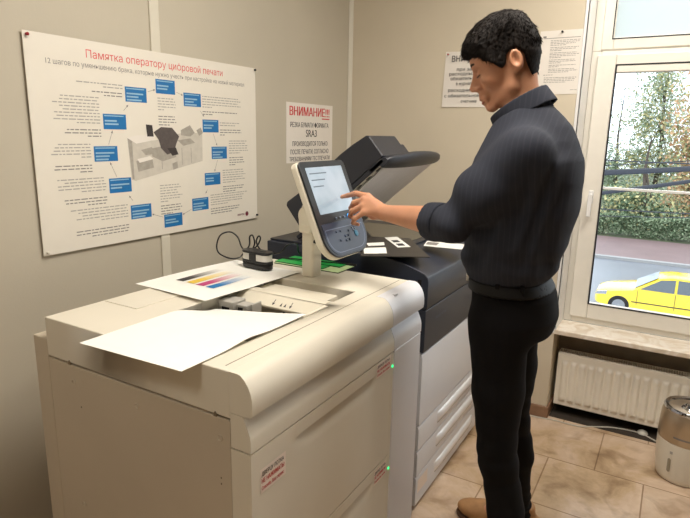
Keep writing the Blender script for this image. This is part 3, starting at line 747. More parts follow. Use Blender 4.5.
for k, (x, c, y0, y1) in enumerate(((-1.395, (62, 56, 56), 1.292, 1.50), (-1.345, (235, 200, 70), 1.290, 1.50), (-1.297, (190, 60, 120), 1.285, 1.49), (-1.249, (30, 120, 185), 1.280, 1.48))):
    a = MB()
    def fn(u, v):
        X = x-.017+.034*u; Y = y0+(y1-y0)*v; uu = (X+1.482)/.33; vv = (Y-1.17)/.465
        return (X, Y, 1.0035+zA(uu, vv)+.0016)
    a.grid(fn, 1, 16); a.build('colour_bar', grad_mat('colour bar ink %d' % k, c, y0, y1), tp, flip=True)['label'] = ('black', 'yellow', 'magenta', 'cyan')[k]+' fading bar'

# densitometer
dn = thing('measuring_device', (-1.30, 1.59, 1.007), 'small black hand-held measuring device with silver sides on the test print', 'measuring device')
ang = -.10; ca, sa_ = math.cos(ang), math.sin(ang)
def capsule2(L, W, n=10):
    r = W/2; pts = []
    for k in range(n+1): t = -PI/2+PI*k/n; pts.append((L/2-r+r*math.cos(t), r*math.sin(t)))
    for k in range(n+1): t = PI/2+PI*k/n; pts.append((-L/2+r+r*math.cos(t), r*math.sin(t)))
    return pts
def rotp(pts, c=(-1.300, 1.585)): return [(c[0]+p[0]*ca-p[1]*sa_, c[1]+p[0]*sa_+p[1]*ca) for p in pts]
zb = 1.0095
MB().prism(rotp(capsule2(.134, .052)), 'z', zb, zb+.016).build('base_plate', M['black'], dn, bevel=.003)
MB().prism(rotp(capsule2(.138, .05)), 'z', zb+.0165, zb+.022).build('hinge_gap', M['joint'], dn)
MB().prism(rotp(capsule2(.138, .054)), 'z', zb+.021, zb+.03).build('lower_shell', M['black'], dn, bevel=.003)
MB().prism(rotp(capsule2(.130, .050)), 'z', zb+.03, zb+.054).build('silver_side', M['steel'], dn, bevel=.001)
MB().prism(rotp([(-.018, -.028), (.016, -.028), (.016, .028), (-.018, .028)]), 'z', zb+.029, zb+.055).build('grip', M['black'], dn, bevel=.002)
MB().prism(rotp(capsule2(.138, .056)), 'z', zb+.054, zb+.064).build('top_shell', M['black'], dn, bevel=.004)
bt = rotp([(.03, 0)])[0]; MB().lathe([(.012, 0), (.012, .002), (.009, .0025)], (*bt, zb+.064)).build('button', M['bezel'], dn)
loop = catmull([(-1.358, 1.585, 1.062), (-1.39, 1.60, 1.075), (-1.42, 1.615, 1.105), (-1.47, 1.63, 1.118), (-1.525, 1.635, 1.10), (-1.548, 1.635, 1.055), (-1.53, 1.63, 1.025), (-1.47, 1.625, 1.014), (-1.42, 1.62, 1.024), (-1.385, 1.60, 1.045), (-1.36, 1.61, 1.08), (-1.365, 1.62, 1.112), (-1.35, 1.62, 1.118), (-1.34, 1.618, 1.09), (-1.352, 1.62, 1.065), (-1.328, 1.622, 1.085), (-1.315, 1.622, 1.112), (-1.325, 1.622, 1.118), (-1.335, 1.622, 1.095), (-1.32, 1.63, 1.065), (-1.28, 1.645, 1.055), (-1.25, 1.66, 1.06), (-1.235, 1.68, 1.085), (-1.24, 1.75, 1.08), (-1.27, 1.80, 1.04), (-1.28, 1.83, 1.018)], 6)
MB().tube(loop, .003, 8).build('cable', M['black'], dn)

# green folders
def folder(name, lo, hi, rz, m, label):
    c = Vector(((lo[0]+hi[0])/2, (lo[1]+hi[1])/2, 0)); R = Matrix.Rotation(rz, 3, 'Z')
    f = lambda p: R@(p-c)+c
    a = MB(); a.box(lo, hi, f); a.cur = 1
    a.box((lo[0], lo[1]-.0015, lo[2]), (hi[0], lo[1]-.0001, hi[2]-.001), f); a.box((hi[0]+.0001, lo[1], lo[2]), (hi[0]+.0015, hi[1], hi[2]-.001), f)
    o = a.build(name, [m, M['joint']], None, loc=(lo[0], lo[1], lo[2]), smooth=False); return tag(o, label, 'folder')
folder('pale_green_folder', (-1.315, 1.705, 1.001), (-1.025, 1.825, 1.004), 0, M['palegreen'], 'pale green folder with dark edge, lowest under the touchscreen post')
folder('green_folder', (-1.32, 1.715, 1.0045), (-1.10, 1.765, 1.0075), 0.0, M['green'], 'bright green strip folder nearest the measuring device')
folder('green_folder', (-1.31, 1.775, 1.0045), (-1.06, 1.835, 1.0075), 0.0, M['green'], 'bright green strip folder against the dark printer')
pn_ = MB().tube([(-1.33, 1.7705, 1.0085), (-1.02, 1.832, 1.0085)], .0035, 10); tag(pn_.build('pen', M['black'], None, loc=(-1.33, 1.77, 1.0085)), 'thin black pen lying across the green folders', 'pen')

# ------------------------------------------------------------------ touchscreen control panel on its post
UC = Vector((-.972, 1.604, 1.258)); UW, UH = .275, .330; UT = math.radians(23.2); UYw = math.radians(.5)
wd = Vector((math.sin(UYw), math.cos(UYw), 0)); n0 = Vector((math.cos(UYw), -math.sin(UYw), 0))
hd = Vector((0, 0, 1))*math.cos(UT)-n0*math.sin(UT); nn = wd.cross(hd).normalized()
cp = thing('control_panel', (-1.095, 1.635, 1.0), 'tilted touchscreen control panel on a beige post with lit screen', 'control panel')
def PT(a, b, c=0): return UC+wd*a+hd*b+nn*c
def rrect(x0, y0, x1, y1, rs, n=8):
    # corner radii: bl, br, tr, tl
    pts = []
    for (cx, cy, s, r) in ((x0, y0, PI, rs[0]), (x1, y0, 1.5*PI, rs[1]), (x1, y1, 0, rs[2]), (x0, y1, .5*PI, rs[3])):
        ox = cx+(r if cx == x0 else -r); oy = cy+(r if cy == y0 else -r)
        for k in range(n+1): t = s+.5*PI*k/n; pts.append((ox+r*math.cos(t), oy+r*math.sin(t)))
    return pts
def slab(pts, c0, c1):
    n = len(pts); a = MB(); a.add([PT(p[0], p[1], c0) for p in pts]+[PT(p[0], p[1], c1) for p in pts], [tuple(range(n))[::-1], tuple(range(n, 2*n))]+[(i, (i+1) % n, (i+1) % n+n, i+n) for i in range(n)]); return a
W2, H2 = UW/2, UH/2
shape = rrect(-W2, -H2, W2, H2, (.075, .075, .02, .02))
slab(rrect(-W2-.002, -H2-.002, W2+.002, H2+.002, (.077, .077, .022, .022)), -.034, -.008).build('rear_shell', M['cream'], cp, bevel=.006, seg=3)
slab(shape, -.008, 0).build('bezel', M['bezel'], cp, bevel=.003)
slab(rrect(-W2+.028, -H2+.150, W2-.028, H2-.022, (.003,)*4), .0003, .0012).build('screen', M['screen'], cp)
low = rrect(-W2+.012, -H2+.008, W2-.012, -H2+.118, (.066, .066, .004, .004))
slab(low, .0003, .0016).build('button_area', M['panel_blue'], cp, bevel=.0005)
lw2 = rrect(-W2+.020, -H2+.015, W2-.020, -H2+.098, (.058, .058, .004, .004)); ri = rrect(-W2+.023, -H2+.018, W2-.023, -H2+.095, (.055, .055, .004, .004))
rg = MB(); n = len(lw2); rg.add([PT(*p, .002) for p in lw2]+[PT(*p, .002) for p in ri], [(i, (i+1) % n, (i+1) % n+n, i+n) for i in range(n)]); rg.build('trim_line', M['panel_line'], cp)
def button(x, y, r, m, nm='button', lab=None):
    o = MB().lathe([(r, 0), (r, .002), (r*.7, .003)], PT(x, y, .0016), nn, 16).build(nm, m, cp)
    if lab: o['label'] = lab
button(.050, -.036, .0075, M['led_blue'], 'home_button', 'glowing blue button')
for x in (-.030, -.006, .020): button(x, -.036, .004, M['button'])
for x, y in ((.045, -.078), (.058, -.074), (.062, -.084), (.05, -.088)): button(x, y, .004, M['button'])
button(.062, -.100, .011, M['led_teal'], 'start_button', 'teal round button')
for x in (-.055, -.03): button(x, -.08, .004, M['button_dim'])
for x, y in ((-.01, -.10), (.01, -.10), (-.01, -.115), (.01, -.115), (-.045, -.11), (.02, -.085)): button(x, y, .0045, M['button_dim'])
for k in range(3):
    q = MB(); r_ = [(-W2+.04, H2-.045-.022*k), (-W2+.04+.1-.02*k, H2-.045-.022*k), (-W2+.04+.1-.02*k, H2-.041-.022*k), (-W2+.04, H2-.041-.022*k)]
    q.add([PT(*p, .0016) for p in r_], [(0, 1, 2, 3)]); q.build('screen_line', M['led_line'], cp, flip=True)
po = (-1.093, 1.634)
MB().prism([(po[0]+p[0], po[1]+p[1]) for p in rrect(-.026, -.030, .026, .030, (.012,)*4)], 'z', 1.0005, 1.175).build('post', M['cream'], cp, bevel=.002)
neck = MB(); neck.prism([(po[0]-.02, 1.16), (po[0]+.026, 1.16), (po[0]+.05, 1.20), (po[0]+.075, 1.235), (po[0]+.062, 1.27), (po[0]+.03, 1.275), (po[0]-.005, 1.26), (po[0]-.022, 1.22)], 'y', po[1]-.055, po[1]+.03)
neck.build('hinge_arm', M['cream'], cp, bevel=.008, seg=3)
MB().lathe([(.034, 0), (.034, .006), (.026, .010)], (po[0]+.018, po[1]-.055, 1.222), (0, -1, 0), 32).build('hinge_cap', M['cream'], cp)
MB().lathe([(.006, 0), (.006, .012)], (po[0]+.03, po[1]-.03, 1.13), (1, 0, 0), 12).build('screw', M['joint'], cp)

# ------------------------------------------------------------------ the colour printer behind
pr = thing('printer', (-1.13, 2.28, 0), 'white office printer with dark slate top and raised scanner lid', 'printer')
PY0, PY1 = 1.895, 2.672
box('lower_body', (-1.48, PY0+.003, .025), (-.79, PY1-.003, .683), M['prwhite'], pr, bevel=.004)
for x in (-1.42, -.84):
    for y in (PY0+.06, PY1-.06): ft = MB().tube([(x, y-.012, .02), (x, y+.012, .02)], .02, 16); ft.box((x-.01, y-.01, .02), (x+.01, y+.01, .032)); ft.build('caster', M['black'], pr)
def pdrawer(z0, z1, nm, handle=True):
    prof = [(-.79, z0+.0015), (-.757, z0+.0015), (-.755, z0+.004), (-.755, z1-.014), (-.758, z1-.004), (-.764, z1-.0015), (-.79, z1-.0015)]
    o = MB().prism(prof, 'y', PY0, PY1).build(nm, M['prwhite'], pr, bevel=.0015)
    if handle:
        y0, y1 = PY0+.20, PY1-.06
        zc = (z0+z1)/2-.004
        h = MB()
        def fn(u, v):
            t = min(1, u/.12, (1-u)/.12); a = v*PI
            return (-.7552+.012*math.sin(a)*min(1, max(t, .0)*1.0)**.5, y0+(y1-y0)*u, zc+.010+.025*math.cos(a))
        h.grid(fn, 40, 10); h.build('handle', M['silver_handle'], o, ang=1.5)
        box('handle_recess', (-.7556, y0+.01, zc-.020), (-.7548, y1-.01, zc-.002), M['wellgrey'], o)
    return o
pdrawer(.377, .680, 'front_cover', False)
pdrawer(.266, .375, 'drawer'); pdrawer(.153, .264, 'drawer'); lowd = pdrawer(.018, .151, 'drawer')
s = MB(); rect(s, (-.7545, 0, 0), U, V, PY0+.015, .072, PY0+.12, .132, .0006); st = s.build('sticker', M['sticker'], lowd, flip=True)
gz = MB()
for z in (.376, .265, .152): gz.box((-.785, PY0-.0012, z-.004), (-.775, PY0+.003, z+.004))
gz.build('latch', M['joint'], pr)
# dark upper housing
up_ = [(-1.50, .687), (-.80, .687), (-.755, .684), (-.752, .697), (-.752, .855), (-.80, .855), (-1.50, .855)]
MB().prism(up_, 'y', PY0, PY1).build('front_housing', M['slate'], pr, bevel=.003)
up2 = [(-1.50, .858), (-.80, .858), (-.753, .858), (-.749, .865), (-.748, .965), (-.752, .984), (-.765, .996), (-.80, 1.010), (-.86, 1.028), (-.93, 1.040), (-1.50, 1.040)]
MB().prism(up2, 'y', PY0, PY1).build('upper_housing', M['slate'], pr, bevel=.003)
box('side_slot', (-.790, PY0-.001, .88), (-.775, PY0+.002, .972), M['joint'], pr)
t = MB(); put_text(t, 'xerox', (-.752, 2.0, .795), U, V, w=.12, h=.018, bold=.01, lift=.0008); t.build('lettering', M['button_dim'], pr, flip=True)
box('scanner_deck', (-1.50, PY0+.02, 1.0405), (-.93, PY1-.02, 1.050), M['adf'], pr, bevel=.004)
box('platen_glass', (-1.36, PY0+.09, 1.0495), (-.96, PY1-.12, 1.0515), M['glasstop'], pr)
# raised lid: local frame a (along), n (normal)
LA = math.radians(41); HX, HZ = -1.36, 1.062
def LT(a, y, n): return (HX+a*math.cos(LA)-n*math.sin(LA), y, HZ+a*math.sin(LA)+n*math.cos(LA))
def lprism(pts, y0, y1): return MB().prism(pts, 'y', y0, y1, T=lambda p: Vector(LT(p.x, p.y, p.z)))
LY0, LY1 = 1.95, 2.495
lid = lprism([(-.02, .0), (.51, .0), (.51, .018), (-.02, .018)], LY0, LY1).build('scanner_lid', M['adf'], pr, bevel=.003)
lm = MB(); NS = 28; sec = []
for i in range(NS+1):
    t = i/NS; y = LY0+(LY1-LY0)*t; e = max(.0, math.sin(PI*min(1, t*1.0)))**.55; ext = .016+.036*e; dn_ = -.014-.014*e*(1-.3*t)
    prs = [(.485, 0), (.490, dn_*.8), (.505, dn_), (.51+ext*.55, dn_*.85), (.51+ext*.92, dn_*.35), (.51+ext, .000), (.51+ext*.9, .009), (.51+ext*.5, .0165), (.50, .0205), (.44, .0205), (.44, .0)]
    sec.append([LT(p[0], y, p[1]) for p in prs])
k = len(sec[0]); lm.add([p for s_ in sec for p in s_], [(i*k+j, i*k+(j+1) % k, (i+1)*k+(j+1) % k, (i+1)*k+j) for i in range(NS) for j in range(k)]+[tuple(range(k)), tuple(range(NS*k, NS*k+k))])
lm.build('lid_grip', M['adf'], lid, ang=.9)
lid['label'] = 'raised charcoal scanner lid'
lprism([(.03, -.0075), (.478, -.0075), (.478, -.0005), (.03, -.0005)], LY0+.035, LY1-.012).build('lid_lining', M['lining'], lid, bevel=.003)
lc = MB()
for a_ in (.10, .20, .30, .345, .40, .455): lc.box((a_, LY0+.008, -.004), (a_+.022, LY0+.024, .0), T=lambda p: Vector(LT(p.x, p.y, p.z)))
lc.build('lid_catch', M['black'], lid)
lprism([(.02, -.002), (.51, -.002), (.51, 0), (.02, 0)], LY0+.004, LY0+.03).build('lid_rail', M['steel'], lid)
adf_ = lprism([(.02, .019), (.520, .019), (.521, .118), (.51, .128), (.44, .140), (.38, .146), (.11, .152), (.04, .160), (.025, .15)], LY0, 2.185).build('document_feeder', M['adf'], lid, bevel=.006, seg=3)
lprism([(.06, .019), (.45, .019), (.45, .03), (.42, .045), (.08, .05)], 2.187, 2.42).build('feeder_tray', M['slate2'], lid, bevel=.004)
lprism([(.46, .03), (.515, .03), (.515, .080), (.46, .095)], 2.187, 2.225).build('feeder_step', M['adf'], lid, bevel=.004)
hg = MB(); 
for y in (2.02, 2.36): hg.box((-1.40, y, 1.045), (-1.335, y+.05, 1.078))
hg.build('lid_hinge', M['slate2'], pr, bevel=.004)
lprism([(.31, .068), (.312, .068), (.312, .134), (.31, .134)], LY0-.0006, LY0+.001).build('cover_seam', M['black'], lid)

# dark board with cards on the printer's top
def flat_sheet(name, pts, z, th, m, label, cat, group=None):
    a = MB(); a.prism(pts, 'z', z, z+th); return tag(a.build(name, m, None, loc=(pts[0][0], pts[0][1], z), smooth=False), label, cat, group)
flat_sheet('dark_board', [(-.985, 1.80), (-.762, 1.930), (-.985, 2.245), (-1.16, 2.165)], 1.053, .003, M['dark_board'], 'dark grey sheet lying across the front corner of the printer top', 'board')
flat_sheet('white_card', [(-.935, 2.018), (-.898, 2.060), (-1.04, 2.235), (-1.078, 2.185)], 1.0565, .001, M['paper'], 'narrow white card with black blocks in the middle of the dark sheet', 'card')
bk = MB(); O6 = (0, 0, 1.0576)
for a_, b_ in ((.12, .34), (.46, .68)):
    p0 = Vector((-.935, 2.018)); e1 = Vector((.037, .042)); e2 = Vector((-.143, .167))
    q = [p0+e1*.2+e2*a_, p0+e1*.75+e2*a_, p0+e1*.75+e2*b_, p0+e1*.2+e2*b_]
    bk.add([(v.x, v.y, 1.0576) for v in q], [(0, 1, 2, 3)])
wc = bpy.data.objects['white_card']; o = link('printed_block', bk.v, bk.f, M['ink'], wc, smooth=False)
flat_sheet('white_card', [(-.988, 1.833), (-.92, 1.89), (-.975, 1.99), (-1.041, 1.925)], 1.0565, .001, M['paper'], 'wide plain white card at the left edge of the dark sheet', 'card')
flat_sheet('white_card', [(-1.045, 1.975), (-1.0, 2.03), (-1.03, 2.085), (-1.08, 2.02)], 1.0565, .001, M['paper'], 'small white card behind the wide card on the dark sheet', 'card')
ws = flat_sheet('printed_sheet', [(-.84, 2.125), (-.775, 2.045), (-.765, 2.16), (-.775, 2.26), (-.90, 2.26)], 1.053, .001, M['paper'], 'white printed sheet at the right edge of the printer top beside his sleeve', 'paper')
# make it a plain rectangle reaching behind the sleeve
bpy.data.objects.remove(ws)
ws = flat_sheet('printed_sheet', [(-.87, 2.130), (-.715, 2.150), (-.725, 2.262), (-.90, 2.240)], 1.053, .001, M['paper'], 'white printed sheet at the right edge of the printer top beside his sleeve', 'paper')
ROOT[ws] = Vector((-.862, 2.12, 1.053))
link('printed_block', [(-.865, 2.15, 1.0543), (-.82, 2.155, 1.0543), (-.83, 2.215, 1.0543), (-.88, 2.21, 1.0543)], [(0, 1, 2, 3)], M['ink_mid'], ws, smooth=False)

# ------------------------------------------------------------------ implicit surfaces for the figure
def smin(a, b, k):
    h = np.clip(.5+.5*(b-a)/k, 0, 1); return b*(1-h)+a*h-k*h*(1-h)
def smax(a, b, k): return -smin(-a, -b, k)
def ell(p, c, r, R=None):
    q = p-np.array(c)
    if R is not None: q = q@R
    r = np.array(r); k0 = np.linalg.norm(q/r, axis=1); k1 = np.linalg.norm(q/(r*r), axis=1)
    return k0*(k0-1)/np.maximum(k1, 1e-9)
def rc(p, a, b, ra, rb):
    a = np.array(a, float); b = np.array(b, float); ba = b-a; t = np.clip(((p-a)@ba)/(ba@ba), 0, 1)
    return np.linalg.norm(p-a-t[:, None]*ba, axis=1)-(ra+(rb-ra)*t)
def chain(p, pts, rs, k=.008):
    d = None
    for i in range(len(pts)-1):
        e = rc(p, pts[i], pts[i+1], rs[i], rs[i+1]); d = e if d is None else smin(d, e, k)
    return d
def polyd(x, y, P):
    # signed distance to a polygon
    P = np.array(P); n = len(P); d = np.full(x.shape, 1e9); s = np.ones(x.shape)
    for i in range(n):
        a = P[i]; b = P[i-1]; ex, ey = b-a; wx = x-a[0]; wy = y-a[1]
        t = np.clip((wx*ex+wy*ey)/(ex*ex+ey*ey), 0, 1); d = np.minimum(d, (wx-ex*t)**2+(wy-ey*t)**2)
        c1 = y >= a[1]; c2 = y < b[1]; c3 = ex*wy > ey*wx
        s = np.where((c1 & c2 & c3) | (~c1 & ~c2 & ~c3), -s, s)
    return s*np.sqrt(d)
def stack(p, tab, e=2.3):
    # elliptical sections along z : z, x_front, x_back, half width, y centre
    T = np.array(tab); z = p[:, 2]
    f = np.interp(z, T[:, 0], T[:, 1]); b = np.interp(z, T[:, 0], T[:, 2]); w = np.interp(z, T[:, 0], T[:, 3]); yc = np.interp(z, T[:, 0], T[:, 4])
    cx = (f+b)/2; a = np.abs(b-f)/2
    r = (np.abs((p[:, 0]-cx)/a)**e+np.abs((p[:, 1]-yc)/w)**e)**(1/e)
    d = (r-1)*np.minimum(a, w)
    return smax(d, np.maximum(T[0, 0]-z, z-T[-1, 0]), .03)
def iso(fn, lo, hi, h):
    lo = np.array(lo, float); hi = np.array(hi, float); B = 8
    nb = np.ceil((hi-lo)/(h*B)).astype(int); N = nb*B
    g = np.stack(np.meshgrid(*[np.arange(k) for k in nb], indexing='ij'), -1).reshape(-1, 3)
    dc = fn(lo+(g+.5)*B*h)
    act = np.abs(dc) < B*h*1.5
    D = np.repeat(np.repeat(np.repeat(np.where(dc > 0, 1., -1.).reshape(nb), B, 0), B, 1), B, 2).astype(np.float32)
    o = np.stack(np.meshgrid(*[np.arange(B)]*3, indexing='ij'), -1).reshape(-1, 3)
    ga = g[act]
    for s in range(0, len(ga), 400):
        idx = (ga[s:s+400, None, :]*B+o[None]).reshape(-1, 3)
        D[idx[:, 0], idx[:, 1], idx[:, 2]] = fn(lo+idx*h)
    S = D < 0
    c = S[:-1, :-1, :-1]*1
    cnt = np.zeros(c.shape, np.int8)
    for i in (0, 1):
        for j in (0, 1):
            for k in (0, 1): cnt += S[i:S.shape[0]-1+i, j:S.shape[1]-1+j, k:S.shape[2]-1+k]
    cell = np.argwhere((cnt > 0) & (cnt < 8)); vid = -np.ones(c.shape, np.int32); vid[tuple(cell.T)] = np.arange(len(cell))
    acc = np.zeros((len(cell), 3)); num = np.zeros(len(cell))
    cs = [(i, j, k) for i in (0, 1) for j in (0, 1) for k in (0, 1)]
    for a in cs:
        for ax in range(3):
            if a[ax]: continue
            b = list(a); b[ax] = 1
            da = D[cell[:, 0]+a[0], cell[:, 1]+a[1], cell[:, 2]+a[2]]; db = D[cell[:, 0]+b[0], cell[:, 1]+b[1], cell[:, 2]+b[2]]
            m = (da < 0) != (db < 0); t = np.where(m, da/np.where(m, da-db, 1), 0)
            q = np.array(a, float)[None]+np.eye(3)[ax][None]*t[:, None]
            acc[m] += q[m]; num[m] += 1
    V_ = lo+(cell+acc/num[:, None])*h
    F = []
    for ax in range(3):
        sl0 = [slice(None)]*3; sl1 = [slice(None)]*3; sl0[ax] = slice(0, -1); sl1[ax] = slice(1, None)
        e = np.argwhere(S[tuple(sl0)] != S[tuple(sl1)]); u, v = [(1, 2), (2, 0), (0, 1)][ax]
        ok = (e[:, u] > 0) & (e[:, v] > 0) & (e[:, u] < S.shape[u]-1) & (e[:, v] < S.shape[v]-1); e = e[ok]
        q = []
        for du, dv in ((0, 0), (-1, 0), (-1, -1), (0, -1)):
            i = e.copy(); i[:, u] += du; i[:, v] += dv; q.append(vid[i[:, 0], i[:, 1], i[:, 2]])
        q = np.stack(q, 1); ins = S[tuple(e.T)]
        q[~ins] = q[~ins][:, ::-1]; F.append(q)
    F = np.concatenate(F); F = F[(F >= 0).all(1)]
    return V_, F
def smooth_mesh(V_, F, it=2, lam=.5):
    n = len(V_)
    for _ in range(it):
        s = np.zeros_like(V_); c = np.zeros(n)
        for k in range(4):
            a = F[:, k]; b = F[:, (k+1) % 4]
            np.add.at(s, a, V_[b]); np.add.at(s, b, V_[a]); np.add.at(c, a, 1); np.add.at(c, b, 1)
        V_ = V_*(1-lam)+lam*s/np.maximum(c, 1)[:, None]
    return V_
def skin_obj(name, fn, lo, hi, h, m, parent, sm=1, fmat=None):
    V_, F = iso(fn, lo, hi, h); V_ = smooth_mesh(V_, F, sm)
    return link(name, V_, F, m, parent, ang=3.2, flip=None)

# --- head frame
PHI = math.radians(22); HYAW = math.radians(-17)
HE = np.array([-.44, 1.70, 1.70])
ry_ = math.cos(HYAW); 
fwd = np.array([-math.cos(PHI)*math.cos(HYAW), math.cos(PHI)*math.sin(HYAW), -math.sin(PHI)])
lat = np.array([math.sin(HYAW), math.cos(HYAW), 0.]); lat = lat/np.linalg.norm(lat)
upv = np.cross(lat, fwd); upv = upv if upv[2] > 0 else -upv
HB = np.stack([fwd, lat, upv], 1)          # columns: forward, lateral (away from camera), up
def HL(p): return (p-HE)@HB
def HW(a, s, u): return HE+HB@np.array([a, s, u])

def face(q):
    s = np.abs(q[:, 1]); qs = np.stack([q[:, 0], s, q[:, 2]], 1)
    d = ell(q, (.018, 0, .052), (.092, .071, .086))
    d = smin(d, ell(q, (.062, 0, .045), (.053, .057, .055)), .02)
    d = smin(d, ell(q, (.050, 0, -.012), (.056, .052, .076)), .025)
    d = smin(d, rc(qs, (.092, .010, -.084), (.028, .046, -.056), .014, .017), .02)
    d = smin(d, rc(qs, (.028, .048, -.056), (.012, .058, .0), .015, .012), .02)
    d = smin(d, ell(qs, (.076, .038, -.010), (.024, .019, .020)), .025)
    d = smin(d, rc(qs, (.1075, .005, .043), (.094, .040, .042), .0082, .008), .014)
    d = smax(d, -ell(qs, (.116, .030, .015), (.017, .0165, .0115)), .012)
    d = smin(d, rc(q, (.1065, 0, .028), (.130, 0, -.012), .0072, .0080), .009)
    d = smin(d, rc(q, (.098, 0, .030), (.112, 0, -.020), .0090, .0135), .008)
    d = smin(d, ell(q, (.1315, 0, -.019), (.0110, .0090, .0090)), .007)
    d = smin(d, ell(qs, (.120, .0110, -.024), (.0105, .0062, .0075)), .007)
    d = smin(d, ell(q, (.1045, 0, -.050), (.019, .023, .020)), .014)
    d = smin(d, rc(qs, (.1190, .003, -.0535), (.106, .019, -.0575), .0045, .0028), .007)
    d = smin(d, rc(qs, (.1155, .003, -.0685), (.105, .017, -.0635), .0052, .0028), .007)
    d = smax(d, -rc(qs, (.1245, 0, -.0610), (.109, .021, -.0605), .0016, .001), .0025)
    d = smin(d, ell(q, (.0985, 0, -.086), (.0165, .019, .0135)), .014)
    d = smin(d, ell(qs, (.0985, .030, .0115), (.0125, .0150, .0108)), .003)
    ea = ell(qs, (.001, .0750, .0070), (.0175, .0120, .0295))
    ea = smax(ea, -ell(qs, (.003, .0862, .0100), (.0110, .0122, .0195)), .003)
    d = smin(d, smin(ea, ell(qs, (.009, .0715, -.0195), (.0070, .0055, .0075)), .006), .005)
    d = smin(d, rc(qs, (.0155, .0735, .009), (.0140, .0745, -.001), .0042, .0035), .004)
    d = smin(d, rc(qs, (-.0020, .0775, .023), (-.006, .0775, -.001), .0028, .0022), .004)
    return d
S_L = np.array([-.368, 1.530, 1.448]); E_L = np.array([-.530, 1.475, 1.262]); W_L = np.array([-.794, 1.60, 1.255])
S_R = np.array([-.388, 1.870, 1.448]); E_R = np.array([-.355, 1.945, 1.145]); W_R = np.array([-.415, 1.935, .895])
HPN = dict(iK=(-.862, 1.615, 1.301), iP=(-.911, 1.622, 1.307), iD=(-.947, 1.632, 1.297), iT=(-.972, 1.634, 1.290),
  mK=(-.87, 1.603, 1.29), mP=(-.905, 1.6, 1.278), mD=(-.925, 1.615, 1.258), mT=(-.918, 1.629, 1.244),
  rK=(-.867, 1.592, 1.272), rP=(-.903, 1.585, 1.253), rD=(-.919, 1.6, 1.234), rT=(-.908, 1.616, 1.223),
  pK=(-.857, 1.582, 1.254), pP=(-.887, 1.573, 1.23), pD=(-.899, 1.587, 1.214), pT=(-.889, 1.602, 1.208))
def hand_left(p):
    H = HPN
    d = rc(p, W_L+np.array([.02, -.008, 0]), W_L+np.array([-.02, .004, .004]), .0235, .023)
    for k, r in (('iK', .0125), ('mK', .0128), ('rK', .0122), ('pK', .0112)):
        d = smin(d, rc(p, W_L+np.array([-.008, .003, .003]), H[k], .018, r), .010)
    d = smin(d, ell(p, (-.838, 1.606, 1.268), (.036, .016, .026)), .012)
    for f, rs in (('i', (.0112, .0095, .0083, .0068)), ('m', (.0115, .0100, .0086, .0074)), ('r', (.0108, .0094, .0082, .0070)), ('p', (.0096, .0084, .0074, .0064))):
        d = smin(d, chain(p, [H[f+c] for c in 'KPDT'], rs, .003), .0035)
    d = smin(d, chain(p, [(-.815, 1.618, 1.246), (-.852, 1.640, 1.236), (-.885, 1.654, 1.240), (-.912, 1.658, 1.250)], (.017, .0135, .0105, .0085), .005), .009)
    return d
def hand_right(p):
    w = W_R; d = rc(p, w+np.array([0, 0, .02]), w+np.array([-.005, 0, -.02]), .0235, .022)
    for i, (dx, L, r) in enumerate(((-.034, .078, .0092), (-.012, .086, .0097), (.010, .080, .0092), (.031, .064, .008))):
        k = w+np.array([dx-.012, .004, -.098]); d = smin(d, rc(p, w+np.array([dx*.4, 0, -.015]), k, .016, .012), .012)
        a = k+np.array([-.006, -.004, -L*.48]); b = a+np.array([-.006, -.012, -L*.30]); c = b+np.array([-.002, -.014, -L*.2])
        d = smin(d, chain(p, [k, a, b, c], (r*1.15, r, r*.9, r*.75), .003), .0035)
    t0 = w+np.array([-.018, -.006, -.03]); t1 = t0+np.array([-.032, -.014, -.035]); t2 = t1+np.array([-.012, -.012, -.03]); t3 = t2+np.array([-.002, -.006, -.024])
    return smin(d, chain(p, [t0, t1, t2, t3], (.016, .0125, .0105, .008), .004), .008)
TAB = [(.96, -.495, -.285, .150, 1.70), (1.04, -.500, -.290, .145, 1.70), (1.10, -.502, -.318, .138, 1.70), (1.20, -.53, -.275, .155, 1.70), (1.30, -.53, -.255, .165, 1.70), (1.40, -.52, -.25, .165, 1.70), (1.47, -.50, -.275, .135, 1.70), (1.52, -.48, -.315, .10, 1.70), (1.56, -.475, -.35, .06, 1.70)]
NB = (-.405, 1.70, 1.50)
H_L, K_L, A_L = (-.402, 1.605, 1.0), (-.370, 1.588, .54), (-.312, 1.580, .10)
H_R, K_R, A_R = (-.405, 1.795, 1.0), (-.400, 1.885, .54), (-.372, 1.975, .10)
def neck(p): return rc(p, HW(-.003, 0, -.020), NB, .0480, .058)
